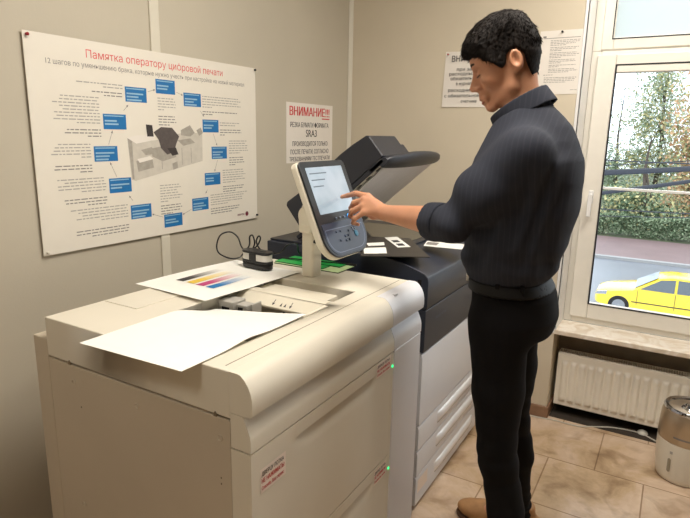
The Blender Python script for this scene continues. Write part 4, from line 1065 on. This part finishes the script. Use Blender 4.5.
def body(p):
    d = np.full(len(p), 9.)
    q = HL(p)
    m = np.linalg.norm(q-np.array([.03, 0, 0]), axis=1) < .26
    f = np.full(len(p), 9.); f[m] = face(q[m]); f[~m] = np.linalg.norm(q[~m]-np.array([.03, 0, 0]), axis=1)-.12
    d = smin(f, neck(p), .014)
    t = stack(p, TAB)
    t = smin(t, rc(p, NB, S_L+np.array([.01, .03, .0]), .055, .052), .03); t = smin(t, rc(p, NB, S_R+np.array([.01, -.03, 0]), .055, .052), .03)
    d = smin(d, t, .02)
    for S, E_, W in ((S_L, E_L, W_L), (S_R, E_R, W_R)):
        mid = E_+(W-E_)*.25
        d = smin(d, rc(p, S, E_, .052, .040), .02)
        d = smin(d, rc(p, E_, mid, .040, .0425), .01); d = smin(d, rc(p, mid, W, .0425, .0245), .01)
    d = smin(d, hand_left(p), .008); d = smin(d, hand_right(p), .008)
    for H_, K, A, ft_ in ((H_L, K_L, A_L, -.02), (H_R, K_R, A_R, .0)):
        d = smin(d, rc(p, H_, K, .068, .040), .03)
        cm = np.array(K)*.6+np.array(A)*.4+np.array([.012, 0, 0]); d = smin(d, rc(p, K, cm, .039, .040), .01); d = smin(d, rc(p, cm, A, .040, .030), .01)
        d = smin(d, rc(p, A, (A[0]-.16, A[1], .045), .030, .022), .01)
    return d
pe = thing('person', (-.38, 1.75, 0), 'person in charcoal shirt and black trousers pressing the touchscreen, head bowed', 'person')
bo = skin_obj('body', body, (-1.0, 1.42, .0), (-.20, 2.06, 1.90), .0035, M['skin'], pe, sm=1)

# shirt
STAB = [(1.068, -.516, -.312, .152, 1.70), (1.09, -.532, -.290, .164, 1.70), (1.12, -.546, -.274, .174, 1.70), (1.20, -.552, -.250, .180, 1.70), (1.28, -.550, -.234, .184, 1.70), (1.38, -.545, -.226, .186, 1.70), (1.44, -.528, -.232, .178, 1.70), (1.49, -.505, -.250, .150, 1.70), (1.53, -.492, -.272, .115, 1.70), (1.56, -.482, -.300, .090, 1.70), (1.585, -.468, -.328, .070, 1.70), (1.605, -.455, -.345, .055, 1.70)]
def wrinkle(p, d, amp):
    x, y, z = p[:, 0], p[:, 1], p[:, 2]
    f = np.sin(14*z+22*x+3*np.sin(9*y+5*z))*.5+np.sin(31*x-24*z+2*np.sin(17*z))*.3+np.sin(9*x+46*z+4*np.sin(11*x))*.2
    return d+amp*f
def shirt(p):
    d = stack(p, STAB, 2.2)
    nb = np.array([-.40, 1.70, 1.505])
    d = smin(d, rc(p, nb+np.array([0, -.05, .0]), S_L+np.array([.012, .014, .0]), .056, .060), .035)
    d = smin(d, rc(p, nb+np.array([0, .05, .0]), S_R+np.array([.012, -.014, .0]), .056, .060), .035)
    mid = (S_L+E_L)/2
    d = smin(d, rc(p, S_L, mid, .062, .064), .07)
    d = smin(d, rc(p, mid, E_L+np.array([.006, 0, -.002]), .062, .052), .03)
    cuff = E_L+(W_L-E_L)*.25
    dd = (W_L-E_L)/np.linalg.norm(W_L-E_L)
    sl = rc(p, E_L+np.array([.006, 0, -.004]), cuff+dd*.05, .055, .046)
    sl = np.maximum(sl, (p-cuff)@dd)
    d = smin(d, sl, .012)
    midr = (S_R+E_R)/2
    d = smin(d, rc(p, S_R, midr, .074, .066), .03); d = smin(d, rc(p, midr, E_R, .066, .058), .02)
    cr = E_R+(W_R-E_R)*.35; dr = (W_R-E_R)/np.linalg.norm(W_R-E_R)
    d = smin(d, np.maximum(rc(p, E_R, cr+dr*.05, .058, .050), (p-cr)@dr), .012)
    # armhole and yoke seams
    d = wrinkle(p, d, .0055)
    xs_ = p[:, 0]; zs_ = p[:, 2]; nr = (p[:, 1] < 1.72)
    for (xa, za, xb, zb_, am, wd_) in ((-.262, 1.44, -.315, 1.16, .0065, .011), (-.300, 1.42, -.350, 1.20, .0045, .010), (-.240, 1.40, -.275, 1.14, .0045, .009), (-.385, 1.30, -.43, 1.13, .004, .012)):
        t_ = np.clip((za-zs_)/(za-zb_), 0, 1); xl = xa+(xb-xa)*t_; en = np.clip((za+.03-zs_)/.06, 0, 1)*np.clip((zs_-zb_+.03)/.06, 0, 1)
        d = d-np.where(nr, am*en*np.exp(-((xs_-xl)/wd_)**2), 0)+np.where(nr, am*.8*en*np.exp(-((xs_-xl+.022)/wd_)**2), 0)
    # sharper folds at the inside of the near elbow and at the waist
    x, y, z = p[:, 0], p[:, 1], p[:, 2]
    w = np.exp(-((np.linalg.norm(p-(E_L+np.array([.02, -.02, .0])), axis=1))/.10)**2)
    d = d+.0045*w*np.sin(70*(x*.7+z*.7))
    w2 = np.exp(-((z-1.15)/.055)**2)
    d = d+.0035*w2*np.sin(60*x+35*y)+.004*w2*np.sin(80*z+10*x)
    d = smax(d, 1.070-z, .004)
    d = smax(d, np.where(x < -.44, (z-1.535)*.5-(x+.48)*.35, (z-1.56)*.7-(x+.44)*.42), .004)
    return d
skin_obj('shirt', shirt, (-.70, 1.38, 1.07), (-.17, 2.03, 1.62), .005, M['shirt'], pe, sm=2)
# rolled cuff band, a fold of the sleeve
def cuffs(p):
    cuff = E_L+(W_L-E_L)*.25; dd = (W_L-E_L)/np.linalg.norm(W_L-E_L)
    t = (p-cuff)@dd; r = np.linalg.norm(p-cuff-t[:, None]*dd, axis=1)
    x, z = p[:, 0], p[:, 2]
    R_ = .0465-.004*np.sin(5*np.arctan2(p[:, 1]-1.52, z-1.25))*.4
    d = np.maximum(np.abs(r-R_-.06*(-t))-.0035, np.abs(t+.020)-.026)
    return d-.0015
skin_obj('rolled_cuff', cuffs, (-.72, 1.40, 1.15), (-.50, 1.62, 1.36), .004, M['shirt'], pe, sm=2)
# collar: conical band following the bowed neck
CB = np.array([-.358, 1.70, 1.638]); CF = np.array([-.492, 1.70, 1.553])
cax = np.array([-(CB-CF)[2], 0, (CB-CF)[0]]); cax = -cax/np.linalg.norm(cax) if cax[2] < 0 else cax/np.linalg.norm(cax)
ccen = (CB+CF)/2; cdir = (CB-CF)/np.linalg.norm(CB-CF); cr_ = np.linalg.norm(CB-CF)/2
def collar(p):
    q = p-ccen; t = q@cax; a = q@cdir; b = q[:, 1]
    def shell(R0, slope, th, t0, t1):
        Rr = R0-slope*t; r = np.sqrt((a/(Rr*1.0+.0001))**2+(b/(Rr*.86))**2); d = np.abs((r-1)*Rr)-th
        return np.maximum(d, np.maximum(t0-t, t-t1))
    d = shell(cr_-.006, .05, .0018, -.060, .001)
    o = shell(cr_+.006, .14, .0024, -.048, .001)
    d = np.minimum(d, o)
    # open notch at the throat
    no = np.maximum(np.abs(b)-(.004-.55*t), a+.03)
    d = smax(d, -no, .002)
    return d-.001
skin_obj('collar', collar, (-.56, 1.58, 1.47), (-.27, 1.82, 1.67), .0032, M['shirt'], pe, sm=1)
# trousers
PT_ = [(.90, -.495, -.275, .155, 1.70), (.97, -.508, -.262, .168, 1.70), (1.04, -.514, -.272, .162, 1.70), (1.09, -.512, -.304, .150, 1.70), (1.10, -.512, -.306, .149, 1.70)]
def trousers(p):
    d = stack(p, PT_, 2.3)
    for H_, K, A, s in ((H_L, K_L, A_L, -1), (H_R, K_R, A_R, 1)):
        H2_ = np.array(H_)+np.array([.002, 0, -.04]); K = np.array(K); A = np.array(A)
        mt = H2_*.5+K*.5+np.array([-.006, 0, 0])
        d = smin(d, rc(p, H2_, mt, .090, .076), .03)
        d = smin(d, rc(p, mt, K, .076, .058), .02)
        cm = K*.6+A*.4+np.array([.012, 0, 0])
        d = smin(d, rc(p, K, cm, .058, .054), .02); e = rc(p, cm, A+np.array([0, 0, -.045]), .054, .052)
        d = smin(d, np.maximum(e, .052-p[:, 2]), .015)
    x, y, z = p[:, 0], p[:, 1], p[:, 2]
    d = d+.003*np.sin(18*z+12*x+3*np.sin(8*y))+.002*np.sin(40*x+9*z)
    for zk, s in ((.54, 1), (.46, .8), (.61, .6)):
        d = d+.005*s*np.exp(-((z-zk-.25*(x+.40))/.018)**2)
    for zk in (.12, .16, .20): d = d+.004*np.sin((z-zk)*160)*np.exp(-((z-.14)/.07)**2)*.4
    return smax(d, z-1.090, .004)
skin_obj('trousers', trousers, (-.60, 1.44, .03), (-.17, 2.08, 1.13), .0055, M['trousers'], pe, sm=1)
def belt(p):
    d = stack(p, PT_, 2.3); d = np.maximum(np.abs(d-.004)-.0025, np.abs(p[:, 2]-1.070)-.016); return d-.001
bl = skin_obj('belt', belt, (-.56, 1.50, 1.04), (-.25, 1.90, 1.11), .0042, M['belt'], pe, sm=0)
box('belt_buckle', (-.536, 1.675, 1.054), (-.527, 1.725, 1.086), M['steel'], bl, bevel=.003)
for x, y in ((-.40, 1.541), (-.335, 1.560), (-.40, 1.853)): box('belt_loop', (x-.006, y-.004, 1.046), (x+.006, y+.002, 1.094), M['trousers'], pe, bevel=.001)
# hair
HT = [(.132, .094), (.119, .114), (.094, .134), (.059, .150), (.02, .157), (-.019, .153), (-.052, .134), (-.064, .118), (-.078, .081), (-.082, .043), (-.074, .006), (-.052, -.040), (-.01, -.10), (.07, -.10), (.115, -.04), (.124, .05)]
HC = [(.16, .090), (.14, .17), (.0, .20), (-.12, .15), (-.12, .0), (-.060, -.047), (-.028, -.047), (-.024, -.011), (-.024, .017), (-.013, .036), (.006, .040), (.021, .031), (.031, .006), (.039, .000), (.047, .005), (.059, .019), (.074, .034), (.088, .052), (.113, .065), (.129, .074), (.138, .078)]
def hair(p):
    q = HL(p)
    a, s, u = q[:, 0], q[:, 1], q[:, 2]
    pd = polyd(a, u, HT); t = np.clip(-pd/.062, 0, 1)
    w = .0785*np.sqrt(np.clip(1-(1-t)**2, 1e-4, 1))-.012*np.clip((.01-u)/.05, 0, 1)
    d = np.where(pd > 0, np.sqrt(np.maximum(pd, 0)**2+np.maximum(np.abs(s)-.008, 0)**2), np.maximum((np.abs(s)-w)*.75, pd*.6))
    st = np.sin(150*a+70*s+20*np.sin(60*u))*np.sin(120*s+60*u+3*np.sin(80*a))
    tuft = np.sin(75*a+41*u+8*s)*np.sin(63*s+17*a)
    d = d+.0012*st+.0020*tuft*np.clip((u-.05)/.05, 0, 1)
    cut = polyd(a, u, HC)+.0035*np.sin(210*a)*np.sin(130*s+40*a)*np.clip((a-.05)/.03, 0, 1)
    return smax(d, cut, .005)
Vh, Fh = iso(hair, (-.64, 1.58, 1.62), (-.31, 1.82, 1.90), .0034); Vh = smooth_mesh(Vh, Fh, 1)
def vnorm(V_, F):
    n = np.cross(V_[F[:, 2]]-V_[F[:, 0]], V_[F[:, 3]]-V_[F[:, 1]]); o = np.zeros_like(V_)
    for k in range(4): np.add.at(o, F[:, k], n)
    return o/np.maximum(np.linalg.norm(o, axis=1), 1e-9)[:, None]
Nh = vnorm(Vh, Fh); 
if ((Vh-Vh.mean(0))*Nh).sum() < 0: Nh = -Nh
qh = HL(Vh); rs_ = np.random.default_rng(5); idx = rs_.choice(len(Vh), 9000)
whl = np.array([-.045, .0, .14]); sv = []; sf = []
for i in idx:
    n = Nh[i]; fl = HB@(qh[i]-whl); fl = fl-n*(fl@n); fl = fl/max(np.linalg.norm(fl), 1e-6)
    s_ = np.cross(n, fl); b0 = Vh[i]-n*.002; L = rs_.uniform(.010, .020); lift = rs_.uniform(.10, .30)
    if qh[i][2] < .03: L *= .5; lift *= .6
    d_ = fl+n*lift+s_*rs_.uniform(-.25, .25); d_ = d_/np.linalg.norm(d_); w_ = .0011
    m_ = len(sv); sv += [b0+s_*w_, b0-s_*w_, b0+n*w_*1.6, b0+d_*L]; sf += [(m_, m_+1, m_+3), (m_+1, m_+2, m_+3), (m_+2, m_, m_+3)]
hm_ = link('hair', np.concatenate([Vh, np.array(sv)]), Fh.tolist()+[tuple(k+len(Vh) for k in q) for q in sf], M['hair'], pe, ang=3.2, flip=None)
# brows, lashes, lips
for s in (-1, 1):
    b = MB(); b.tube([HW(.1165, s*.010, .0400), HW(.1160, s*.020, .0440), HW(.1080, s*.034, .0430), HW(.0935, s*.046, .0350)], [.0026, .0040, .0036, .0015], 8); b.build('eyebrow', M['brow'], pe)
    b = MB(); b.ball(tuple(HW(.0985, s*.030, .0115)), .0100, 12); ey = b.build('eyeball', M['eye'], pe)
    b = MB(); b.tube([HW(.108, s*.017, .0085), HW(.1122, s*.026, .0053), HW(.1110, s*.035, .0053), HW(.1025, s*.0450, .0085)], [.0008, .0017, .0018, .0010], 8); b.build('eyelash', M['brow'], pe)
b = MB(); b.tube([HW(.1080, -.020, -.0592), HW(.1200, -.009, -.0562), HW(.1228, 0, -.0565), HW(.1200, .009, -.0562), HW(.1080, .020, -.0592)], [.0010, .0022, .0025, .0022, .0010], 8); b.build('upper_lip', M['lips'], pe)
b = MB(); b.tube([HW(.1075, -.018, -.0625), HW(.1170, -.009, -.0665), HW(.1195, 0, -.0672), HW(.1170, .009, -.0665), HW(.1075, .018, -.0625)], [.0010, .0030, .0034, .0030, .0010], 8); b.build('lower_lip', M['lips'], pe)
# fingernail of the pointing finger
nl = MB(); nl.ball((-.9655, 1.6325, 1.2972), (.0055, .0045, .0018), 8); nl.build('fingernail', mat('nail', (224, 176, 150), .3), pe)
# shoes
def shoe(cx, cy, toe):
    def f(p):
        q = p-np.array([cx, cy, 0])      # toe towards -x, heel at +.07
        x = q[:, 0]; d = ell(q, (-.175, -.004, .040), (.080, .049, .034))
        d = smin(d, ell(q, (-.10, 0, .048), (.10, .043, .042)), .03)
        d = smin(d, ell(q, (.02, 0, .052), (.062, .038, .048)), .03)
        d = smin(d, rc(q, (-.01, 0, .07), (.0, 0, .115), .044, .043), .02)
        d = smax(d, .012-q[:, 2], .006); d = smax(d, q[:, 2]-.135, .004)
        return d+.0012*np.sin(90*x)*np.clip((q[:, 2]-.05)/.03, 0, 1)
    o = skin_obj('shoe', f, (cx-.28, cy-.07, .0), (cx+.10, cy+.07, .15), .004, M['leather'], pe, sm=1)
    def g(p):
        q = p-np.array([cx, cy, 0])
        d = ell(q, (-.175, -.004, .02), (.084, .053, .060)); d = smin(d, ell(q, (-.06, 0, .02), (.14, .044, .07)), .02)
        return smax(smax(d, q[:, 2]-.016, .002), -q[:, 2]+.001, .001)
    k = skin_obj('sole', g, (cx-.28, cy-.07, -.005), (cx+.12, cy+.07, .03), .004, M['sole'], o, sm=0)
    l = MB()
    for j in range(4):
        xx = cx-.055-.022*j; z0 = .092-.007*j; l.tube([(xx, cy-.026, z0-.006), (xx-.002, cy, z0+.004), (xx, cy+.026, z0-.006)], .0026, 8)
    l.build('lace', M['leather2'], o)
shoe(-.310, 1.580, 0); shoe(-.350, 1.990, 0)

# ------------------------------------------------------------------ outside
GZ = -4.42
M['asphalt'] = mat('wet asphalt', (112, 116, 124), .35, var=.08, scale=.6, bump=.05)
M['pavement'] = mat('wet reddish pavement', (118, 96, 96), .5, var=.1, scale=.7)
M['grass'] = mat('lawn', (78, 86, 60), .9, var=.3, scale=.8)
M['kerb'] = mat('kerb stone', (150, 150, 150), .7, var=.1)
struct(box('road', (-30, 8, GZ-.2), (40, 30.6, GZ), M['asphalt']))
struct(box('pavement', (-30, 30.9, GZ-.2), (40, 37.2, GZ+.12), M['pavement']))
struct(box('kerb', (-30, 30.6, GZ-.2), (40, 30.9, GZ+.14), M['kerb']))
struct(box('lawn', (-60, 37.2, GZ-.2), (80, 110, GZ+.10), M['grass']))
rl = MB()
for k in range(7): rl.box((-12+k*6, 27.2, GZ+.001), (-9+k*6, 27.4, GZ+.006))
tag(rl.build('road_marking', M['paper'], None), kind='structure')
def leaf_cloud(cen, rad, n, size, mats, seedv, hollow=.35):
    r = np.random.default_rng(seedv); mb = MB()
    d = r.normal(size=(n, 3)); d /= np.linalg.norm(d, axis=1)[:, None]; rr = (hollow+(1-hollow)*r.random(n))[:, None]
    lump = 1+.22*np.sin(d[:, :1]*5+seedv)+.18*np.sin(d[:, 2:]*7+seedv*2)+.1*np.sin(d[:, 1:2]*9)
    c = np.array(cen)+d*rr*lump*np.array(rad)
    a = r.normal(size=(n, 3)); a /= np.linalg.norm(a, axis=1)[:, None]; b = np.cross(a, r.normal(size=(n, 3))); b /= np.linalg.norm(b, axis=1)[:, None]
    s = size*(.6+.8*r.random(n))[:, None]
    v = np.stack([c-a*s, c-b*s*.6, c+a*s, c+b*s*.6], 1).reshape(-1, 3); f = np.arange(4*n).reshape(-1, 4)
    mb.v = [tuple(p) for p in v]; mb.f = [tuple(q) for q in f]; mb.m = list(r.integers(0, len(mats), n)); return mb
LG = mat('green leaf', (132, 148, 116), .7, var=.2, scale=2); LY = mat('yellow leaf', (188, 180, 130), .7, var=.2, scale=2); LO = mat('orange leaf', (196, 156, 120), .7, var=.2, scale=2); LD = mat('dark green leaf', (66, 86, 58), .8, var=.2, scale=2); BK = mat('bark', (84, 74, 66), .9, var=.3, scale=6, stretch=(1, 1, .2))
LP_ = mat('pale green leaf', (160, 172, 150), .7, var=.2, scale=2)
def tree(loc, h, crowns, mats, n, label, sd, size=.12):
    t = thing('tree', (loc[0], loc[1], GZ+.1), label, 'tree', None)
    x, y = loc; zt = GZ+.1
    a = MB(); top = zt+h*.8
    a.tube(catmull([(x, y, zt-.1), (x+.1, y, zt+h*.25), (x-.1, y+.1, zt+h*.5), (x+.05, y, top)], 4), [.22*(1-.85*i/12) for i in range(13)], 10)
    r = random.Random(sd)
    for (cx, cy, cz, *_ ) in crowns:
        s = zt+h*r.uniform(.28, .5); a.tube(catmull([(x, y, s), ((x*2+cx)/3, (y*2+cy)/3, (s*1.3+cz)/2.3), (cx, cy, cz)], 4), [.09*(1-.8*i/8) for i in range(9)], 8)
    a.build('trunk', BK, t)
    m = MB(); tot = sum(c[3]*c[4] for c in crowns)
    for k, c in enumerate(crowns):
        q = leaf_cloud(c[:3], (c[3], c[3], c[4]), int(n*c[3]*c[4]/tot), size, mats, sd*13+k, .15); m.add(q.v, q.f); m.m[-len(q.f):] = q.m
    m.build('foliage', mats, t, smooth=False, flip=None)
    return t
def at(px, py, Y):
    d = fw*F_+r2*(px-345)+u2*(259-py); k = Y/d.y; return (d.x*k, Y, 1.5+d.z*k)
def crown(px, py, Y, rx, rz): x, y, z = at(px, py, Y*1.2); return (x, y, z, rx*1.2, rz*1.2)
tree((at(652, 200, 55.2)[0], 55.2), 18.75, [crown(655, 120, 46, 3.0, 3.0), crown(640, 160, 46, 2.4, 2.4), crown(672, 165, 46, 2.6, 2.4), crown(655, 200, 46, 3.1, 2.0), crown(662, 82, 46, 1.8, 2.6)], [LG, LP_, LY], 11000, 'tall pale green tree in the middle of the window view', 3)
tree((at(686, 200, 48)[0], 48), 12.5, [crown(688, 150, 40, 1.5, 2.0), crown(694, 185, 40, 1.7, 1.8), crown(702, 120, 40, 2.2, 2.6), crown(686, 205, 40, 1.5, 1.4), crown(697, 218, 40, 1.8, 1.2)], [LO, LO, LY, LG], 7000, 'orange leaved autumn tree at the right side of the window view', 5)
tree((at(610, 210, 62.4)[0], 62.4), 12.5, [crown(611, 170, 52, 1.8, 2.8), crown(604, 205, 52, 2.2, 2.4), crown(617, 200, 52, 1.9, 2.3)], [LG, LG, LP_], 6500, 'small green tree at the left side of the window view', 7)
tree((at(640, 220, 43.2)[0], 43.2), 7.5, [crown(630, 208, 36, 1.7, 1.4), crown(645, 222, 36, 1.7, 1.3), crown(662, 226, 36, 1.7, 1.1), crown(618, 226, 36, 1.3, .9)], [LG, LD, LY], 9000, 'low bushy green tree in front of the tall pale tree', 11)
hd_ = MB()
q = leaf_cloud((0, 0, 0), (1, 1, 1), 10, .1, [LD], 1); 
r = np.random.default_rng(4); n = 26000
c = np.stack([r.uniform(-16, 16, n), r.uniform(37.6, 38.8, n), GZ+.1+1.15*r.random(n)**.7*(1+.15*np.sin(r.random(n)*0+1))], 1)
c[:, 2] += .12*np.sin(c[:, 0]*1.7)
a = r.normal(size=(n, 3)); a /= np.linalg.norm(a, axis=1)[:, None]; b = np.cross(a, r.normal(size=(n, 3))); b /= np.linalg.norm(b, axis=1)[:, None]
s = .075*(.6+.8*r.random(n))[:, None]; v = np.stack([c-a*s, c-b*s*.6, c+a*s, c+b*s*.6], 1).reshape(-1, 3)
o = link('hedge', v, np.arange(4*n).reshape(-1, 4), [LD, LG], None, smooth=False, fmat=list(r.integers(0, 2, n)), loc=(-3, 38.2, GZ+.1), flip=None)
tag(o, 'low dark hedge along the far pavement behind the yellow car', 'hedge')
# overhead cables
M['cablek'] = mat('black overhead cable', (38, 42, 52), .6, var=.1)
def oh(p0, p1, r_, label):
    x0, y0, z0 = p0; x1, y1, z1 = p1; k = (x1-x0)
    a = Vector(p0); b = Vector(p1); pts = []
    for i in range(-48, 72, 3): t = i/8; p = a+(b-a)*t; pts.append((p.x, p.y, p.z+.012*((t-.5)**2)*abs(1)))
    tag(MB().tube(pts, r_, 10).build('overhead_cable', M['cablek'], None, loc=pts[0]), label, 'cable')
Yc = 9.
oh(at(600, 173, Yc), at(690, 169, Yc+.4), .040, 'thick black overhead cable outside, upper of the two thick ones')
oh(at(600, 193.5, Yc+1.2), at(690, 181.5, Yc+1.6), .032, 'thick black overhead cable outside, just above the white glazing bar')
oh(at(600, 160, Yc), at(690, 164, Yc), .009, 'thin overhead cable outside, topmost of all')
oh(at(600, 166, Yc+1), at(690, 161, Yc+1), .007, 'thin overhead cable outside, second from the top')
oh(at(600, 209, Yc), at(690, 214, Yc), .008, 'thin overhead cable outside, first below the white glazing bar')
oh(at(600, 216, Yc+.5), at(690, 218, Yc+.5), .006, 'thin overhead cable outside, lowest of all')

# taxi
tx_ = thing('car', (.3, 21.7, GZ), 'yellow saloon car on the wet road outside the window, facing left', 'car')
M['taxi'] = mat('taxi yellow', (240, 208, 20), .22, coat=.6, var=.02)
M['carglass'] = mat('car glass', (60, 74, 84), .08, spec=.8, var=.05)
M['tyre'] = mat('tyre', (30, 30, 32), .8, var=.1)
M['rim'] = mat('wheel rim', (170, 172, 176), .3, metal=.7, var=.05)
X0 = -2.05; CY = 21.70
side = [(0, .35), (.0, .55), (.06, .70), (.30, .80), (.95, .90), (1.22, .95), (1.95, 1.40), (2.30, 1.47), (3.0, 1.46), (3.35, 1.38), (3.95, 1.02), (4.45, .98), (4.56, .85), (4.60, .55), (4.55, .32), (4.2, .22), (.35, .22)]
def cs(x, z):   # half width by height
    return .86 if z < .95 else .86-(z-.95)*.48
cb = MB(); nS = len(side)
ws_ = [(-1, 1)]
rows = []
for k, f in enumerate((-1, -.93, -.6, 0, .6, .93, 1)):
    row = []
    for (x, z) in side:
        w = cs(x, z); tuck = .0 if abs(f) < .9 else (.03 if abs(f) == 1 else 0)
        endr = .12*abs(f)**4
        xx = x+(endr if x < .4 else (-endr if x > 4.3 else 0))
        row.append((X0+xx, CY+f*w, GZ+z-(.04*abs(f)**6 if z > .6 else 0)))
    rows.append(row)
v = [p for row in rows for p in row]; f = []
for k in range(6):
    for i in range(nS): f.append((k*nS+i, k*nS+(i+1) % nS, (k+1)*nS+(i+1) % nS, (k+1)*nS+i))
f.append(tuple(range(nS))); f.append(tuple(range(6*nS, 7*nS))[::-1])
cb.add(v, f); cb.build('body', M['taxi'], tx_, ang=.5)
def cg(pts, nm, m=M['carglass'], y=-.005):
    a = MB(); a.add([(X0+x, CY-cs(x, z)+y, GZ+z) for x, z in pts]+[(X0+x, CY-cs(x, z)+.02, GZ+z) for x, z in pts], [tuple(range(len(pts))), tuple(range(len(pts), 2*len(pts)))[::-1]]+[(i, (i+1) % len(pts), (i+1) % len(pts)+len(pts), i+len(pts)) for i in range(len(pts))]); return a.build(nm, m, tx_, smooth=False)
cg([(1.42, .98), (2.0, 1.33), (2.42, 1.385), (2.42, .98)], 'front_side_window'); cg([(2.50, .98), (2.50, 1.385), (2.98, 1.38), (3.28, 1.31), (3.62, 1.0)], 'rear_side_window')
ws2 = MB(); ws2.add([(X0+1.25, CY-.74, GZ+.985), (X0+1.25, CY+.74, GZ+.985), (X0+1.90, CY+.60, GZ+1.385), (X0+1.90, CY-.60, GZ+1.385)], [(0, 1, 2, 3)]); ws2.build('windscreen', M['carglass'], tx_)
ws2 = MB(); ws2.add([(X0+3.92, CY-.74, GZ+1.06), (X0+3.92, CY+.74, GZ+1.06), (X0+3.42, CY+.60, GZ+1.375), (X0+3.42, CY-.60, GZ+1.375)], [(0, 3, 2, 1)]); ws2.build('rear_window', M['carglass'], tx_)
for x in (.82, 3.72):
    for sy in (-1, 1):
        w = MB().lathe([(.315, -.02), (.33, .0), (.33, .17), (.315, .19)], (X0+x, CY+sy*(.70), GZ+.33), (0, sy, 0), 32); ww = w.build('wheel', M['tyre'], tx_)
        MB().lathe([(.21, .185), (.20, .198), (.05, .195), (.04, .205), (.001, .205)], (X0+x, CY+sy*.70, GZ+.33), (0, sy, 0), 24).build('wheel_rim', M['rim'], ww)
cg([(.05, .62), (.10, .72), (.42, .78), (.40, .66)], 'headlamp', M['chrome'])
cg([(4.35, .72), (4.35, .90), (4.53, .88), (4.55, .70)], 'tail_lamp', M['ink_red'])
cg([(1.2, .50), (3.3, .50), (3.3, .53), (1.2, .53)], 'side_strip', M['slate2'])
for x in (1.35, 2.46, 3.4): cg([(x, .40), (x+.012, .40), (x+.012, .95), (x, .95)], 'door_gap', M['slate2'], -.003)

# ------------------------------------------------------------------ light
def fixture(x, y, LE):
    t = thing('ceiling_light', (x, y, ZC-.06), 'recessed square ceiling lamp', 'ceiling lamp', 'ceiling lamps'); del t['label']; t['label'] = 'unseen square white ceiling lamp with a glowing diffuser above the room'
    f = MB(); 
    f.box((x-.30, y-.30, ZC-.05), (x+.30, y-.285, ZC)); f.box((x-.30, y+.285, ZC-.05), (x+.30, y+.30, ZC)); f.box((x-.30, y-.285, ZC-.05), (x-.285, y+.285, ZC)); f.box((x+.285, y-.285, ZC-.05), (x+.30, y+.285, ZC))
    f.build('frame', M['reveal'], t)
    box('diffuser', (x-.285, y-.285, ZC-.02), (x+.285, y+.285, ZC-.012), LAMP, t)
    L = bpy.data.lights.new('ceiling_lamp', 'AREA'); L.shape = 'RECTANGLE'; L.size = L.size_y = .56; L.energy = LE; L.color = LCOL
    o = bpy.data.objects.new('ceiling_lamp', L); COL.objects.link(o); o.location = (x, y, ZC-.065)
LCOL = (1.0, .945, .865); LE = 26.
LAMP = emit('lamp diffuser', (255, 240, 214), 4.)
for x, y, LE in ((-.52, 1.25, 27), (.10, 2.35, 22), (-.75, -.55, 10)): fixture(x, y, LE)  # middle lamp added to brighten the back wall, window frame and floor
w = bpy.data.worlds.new('World'); SC.world = w; w.use_nodes = True
nt = w.node_tree; bg = nt.nodes['Background']
tc = nt.nodes.new('ShaderNodeTexCoord'); nz = nt.nodes.new('ShaderNodeTexNoise'); nz.inputs['Scale'].default_value = 2.2; nz.inputs['Detail'].default_value = 4
nt.links.new(tc.outputs['Generated'], nz.inputs['Vector'])
r = nt.nodes.new('ShaderNodeValToRGB'); r.color_ramp.elements[0].position = .35; r.color_ramp.elements[0].color = (.72, .82, .95, 1); r.color_ramp.elements[1].position = .6; r.color_ramp.elements[1].color = (.93, .96, 1, 1)
nt.links.new(nz.outputs['Fac'], r.inputs['Fac']); nt.links.new(r.outputs['Color'], bg.inputs['Color']); bg.inputs['Strength'].default_value = 3.1
vs = SC.view_settings; vs.view_transform = 'Standard'; vs.look = 'None'; vs.gamma = 1; vs.use_curve_mapping = False; vs.exposure = 0.0
SC.display_settings.display_device = 'sRGB'
SC.cycles.use_denoising = True
SC.cycles.max_bounces = 8; SC.cycles.transparent_max_bounces = 12
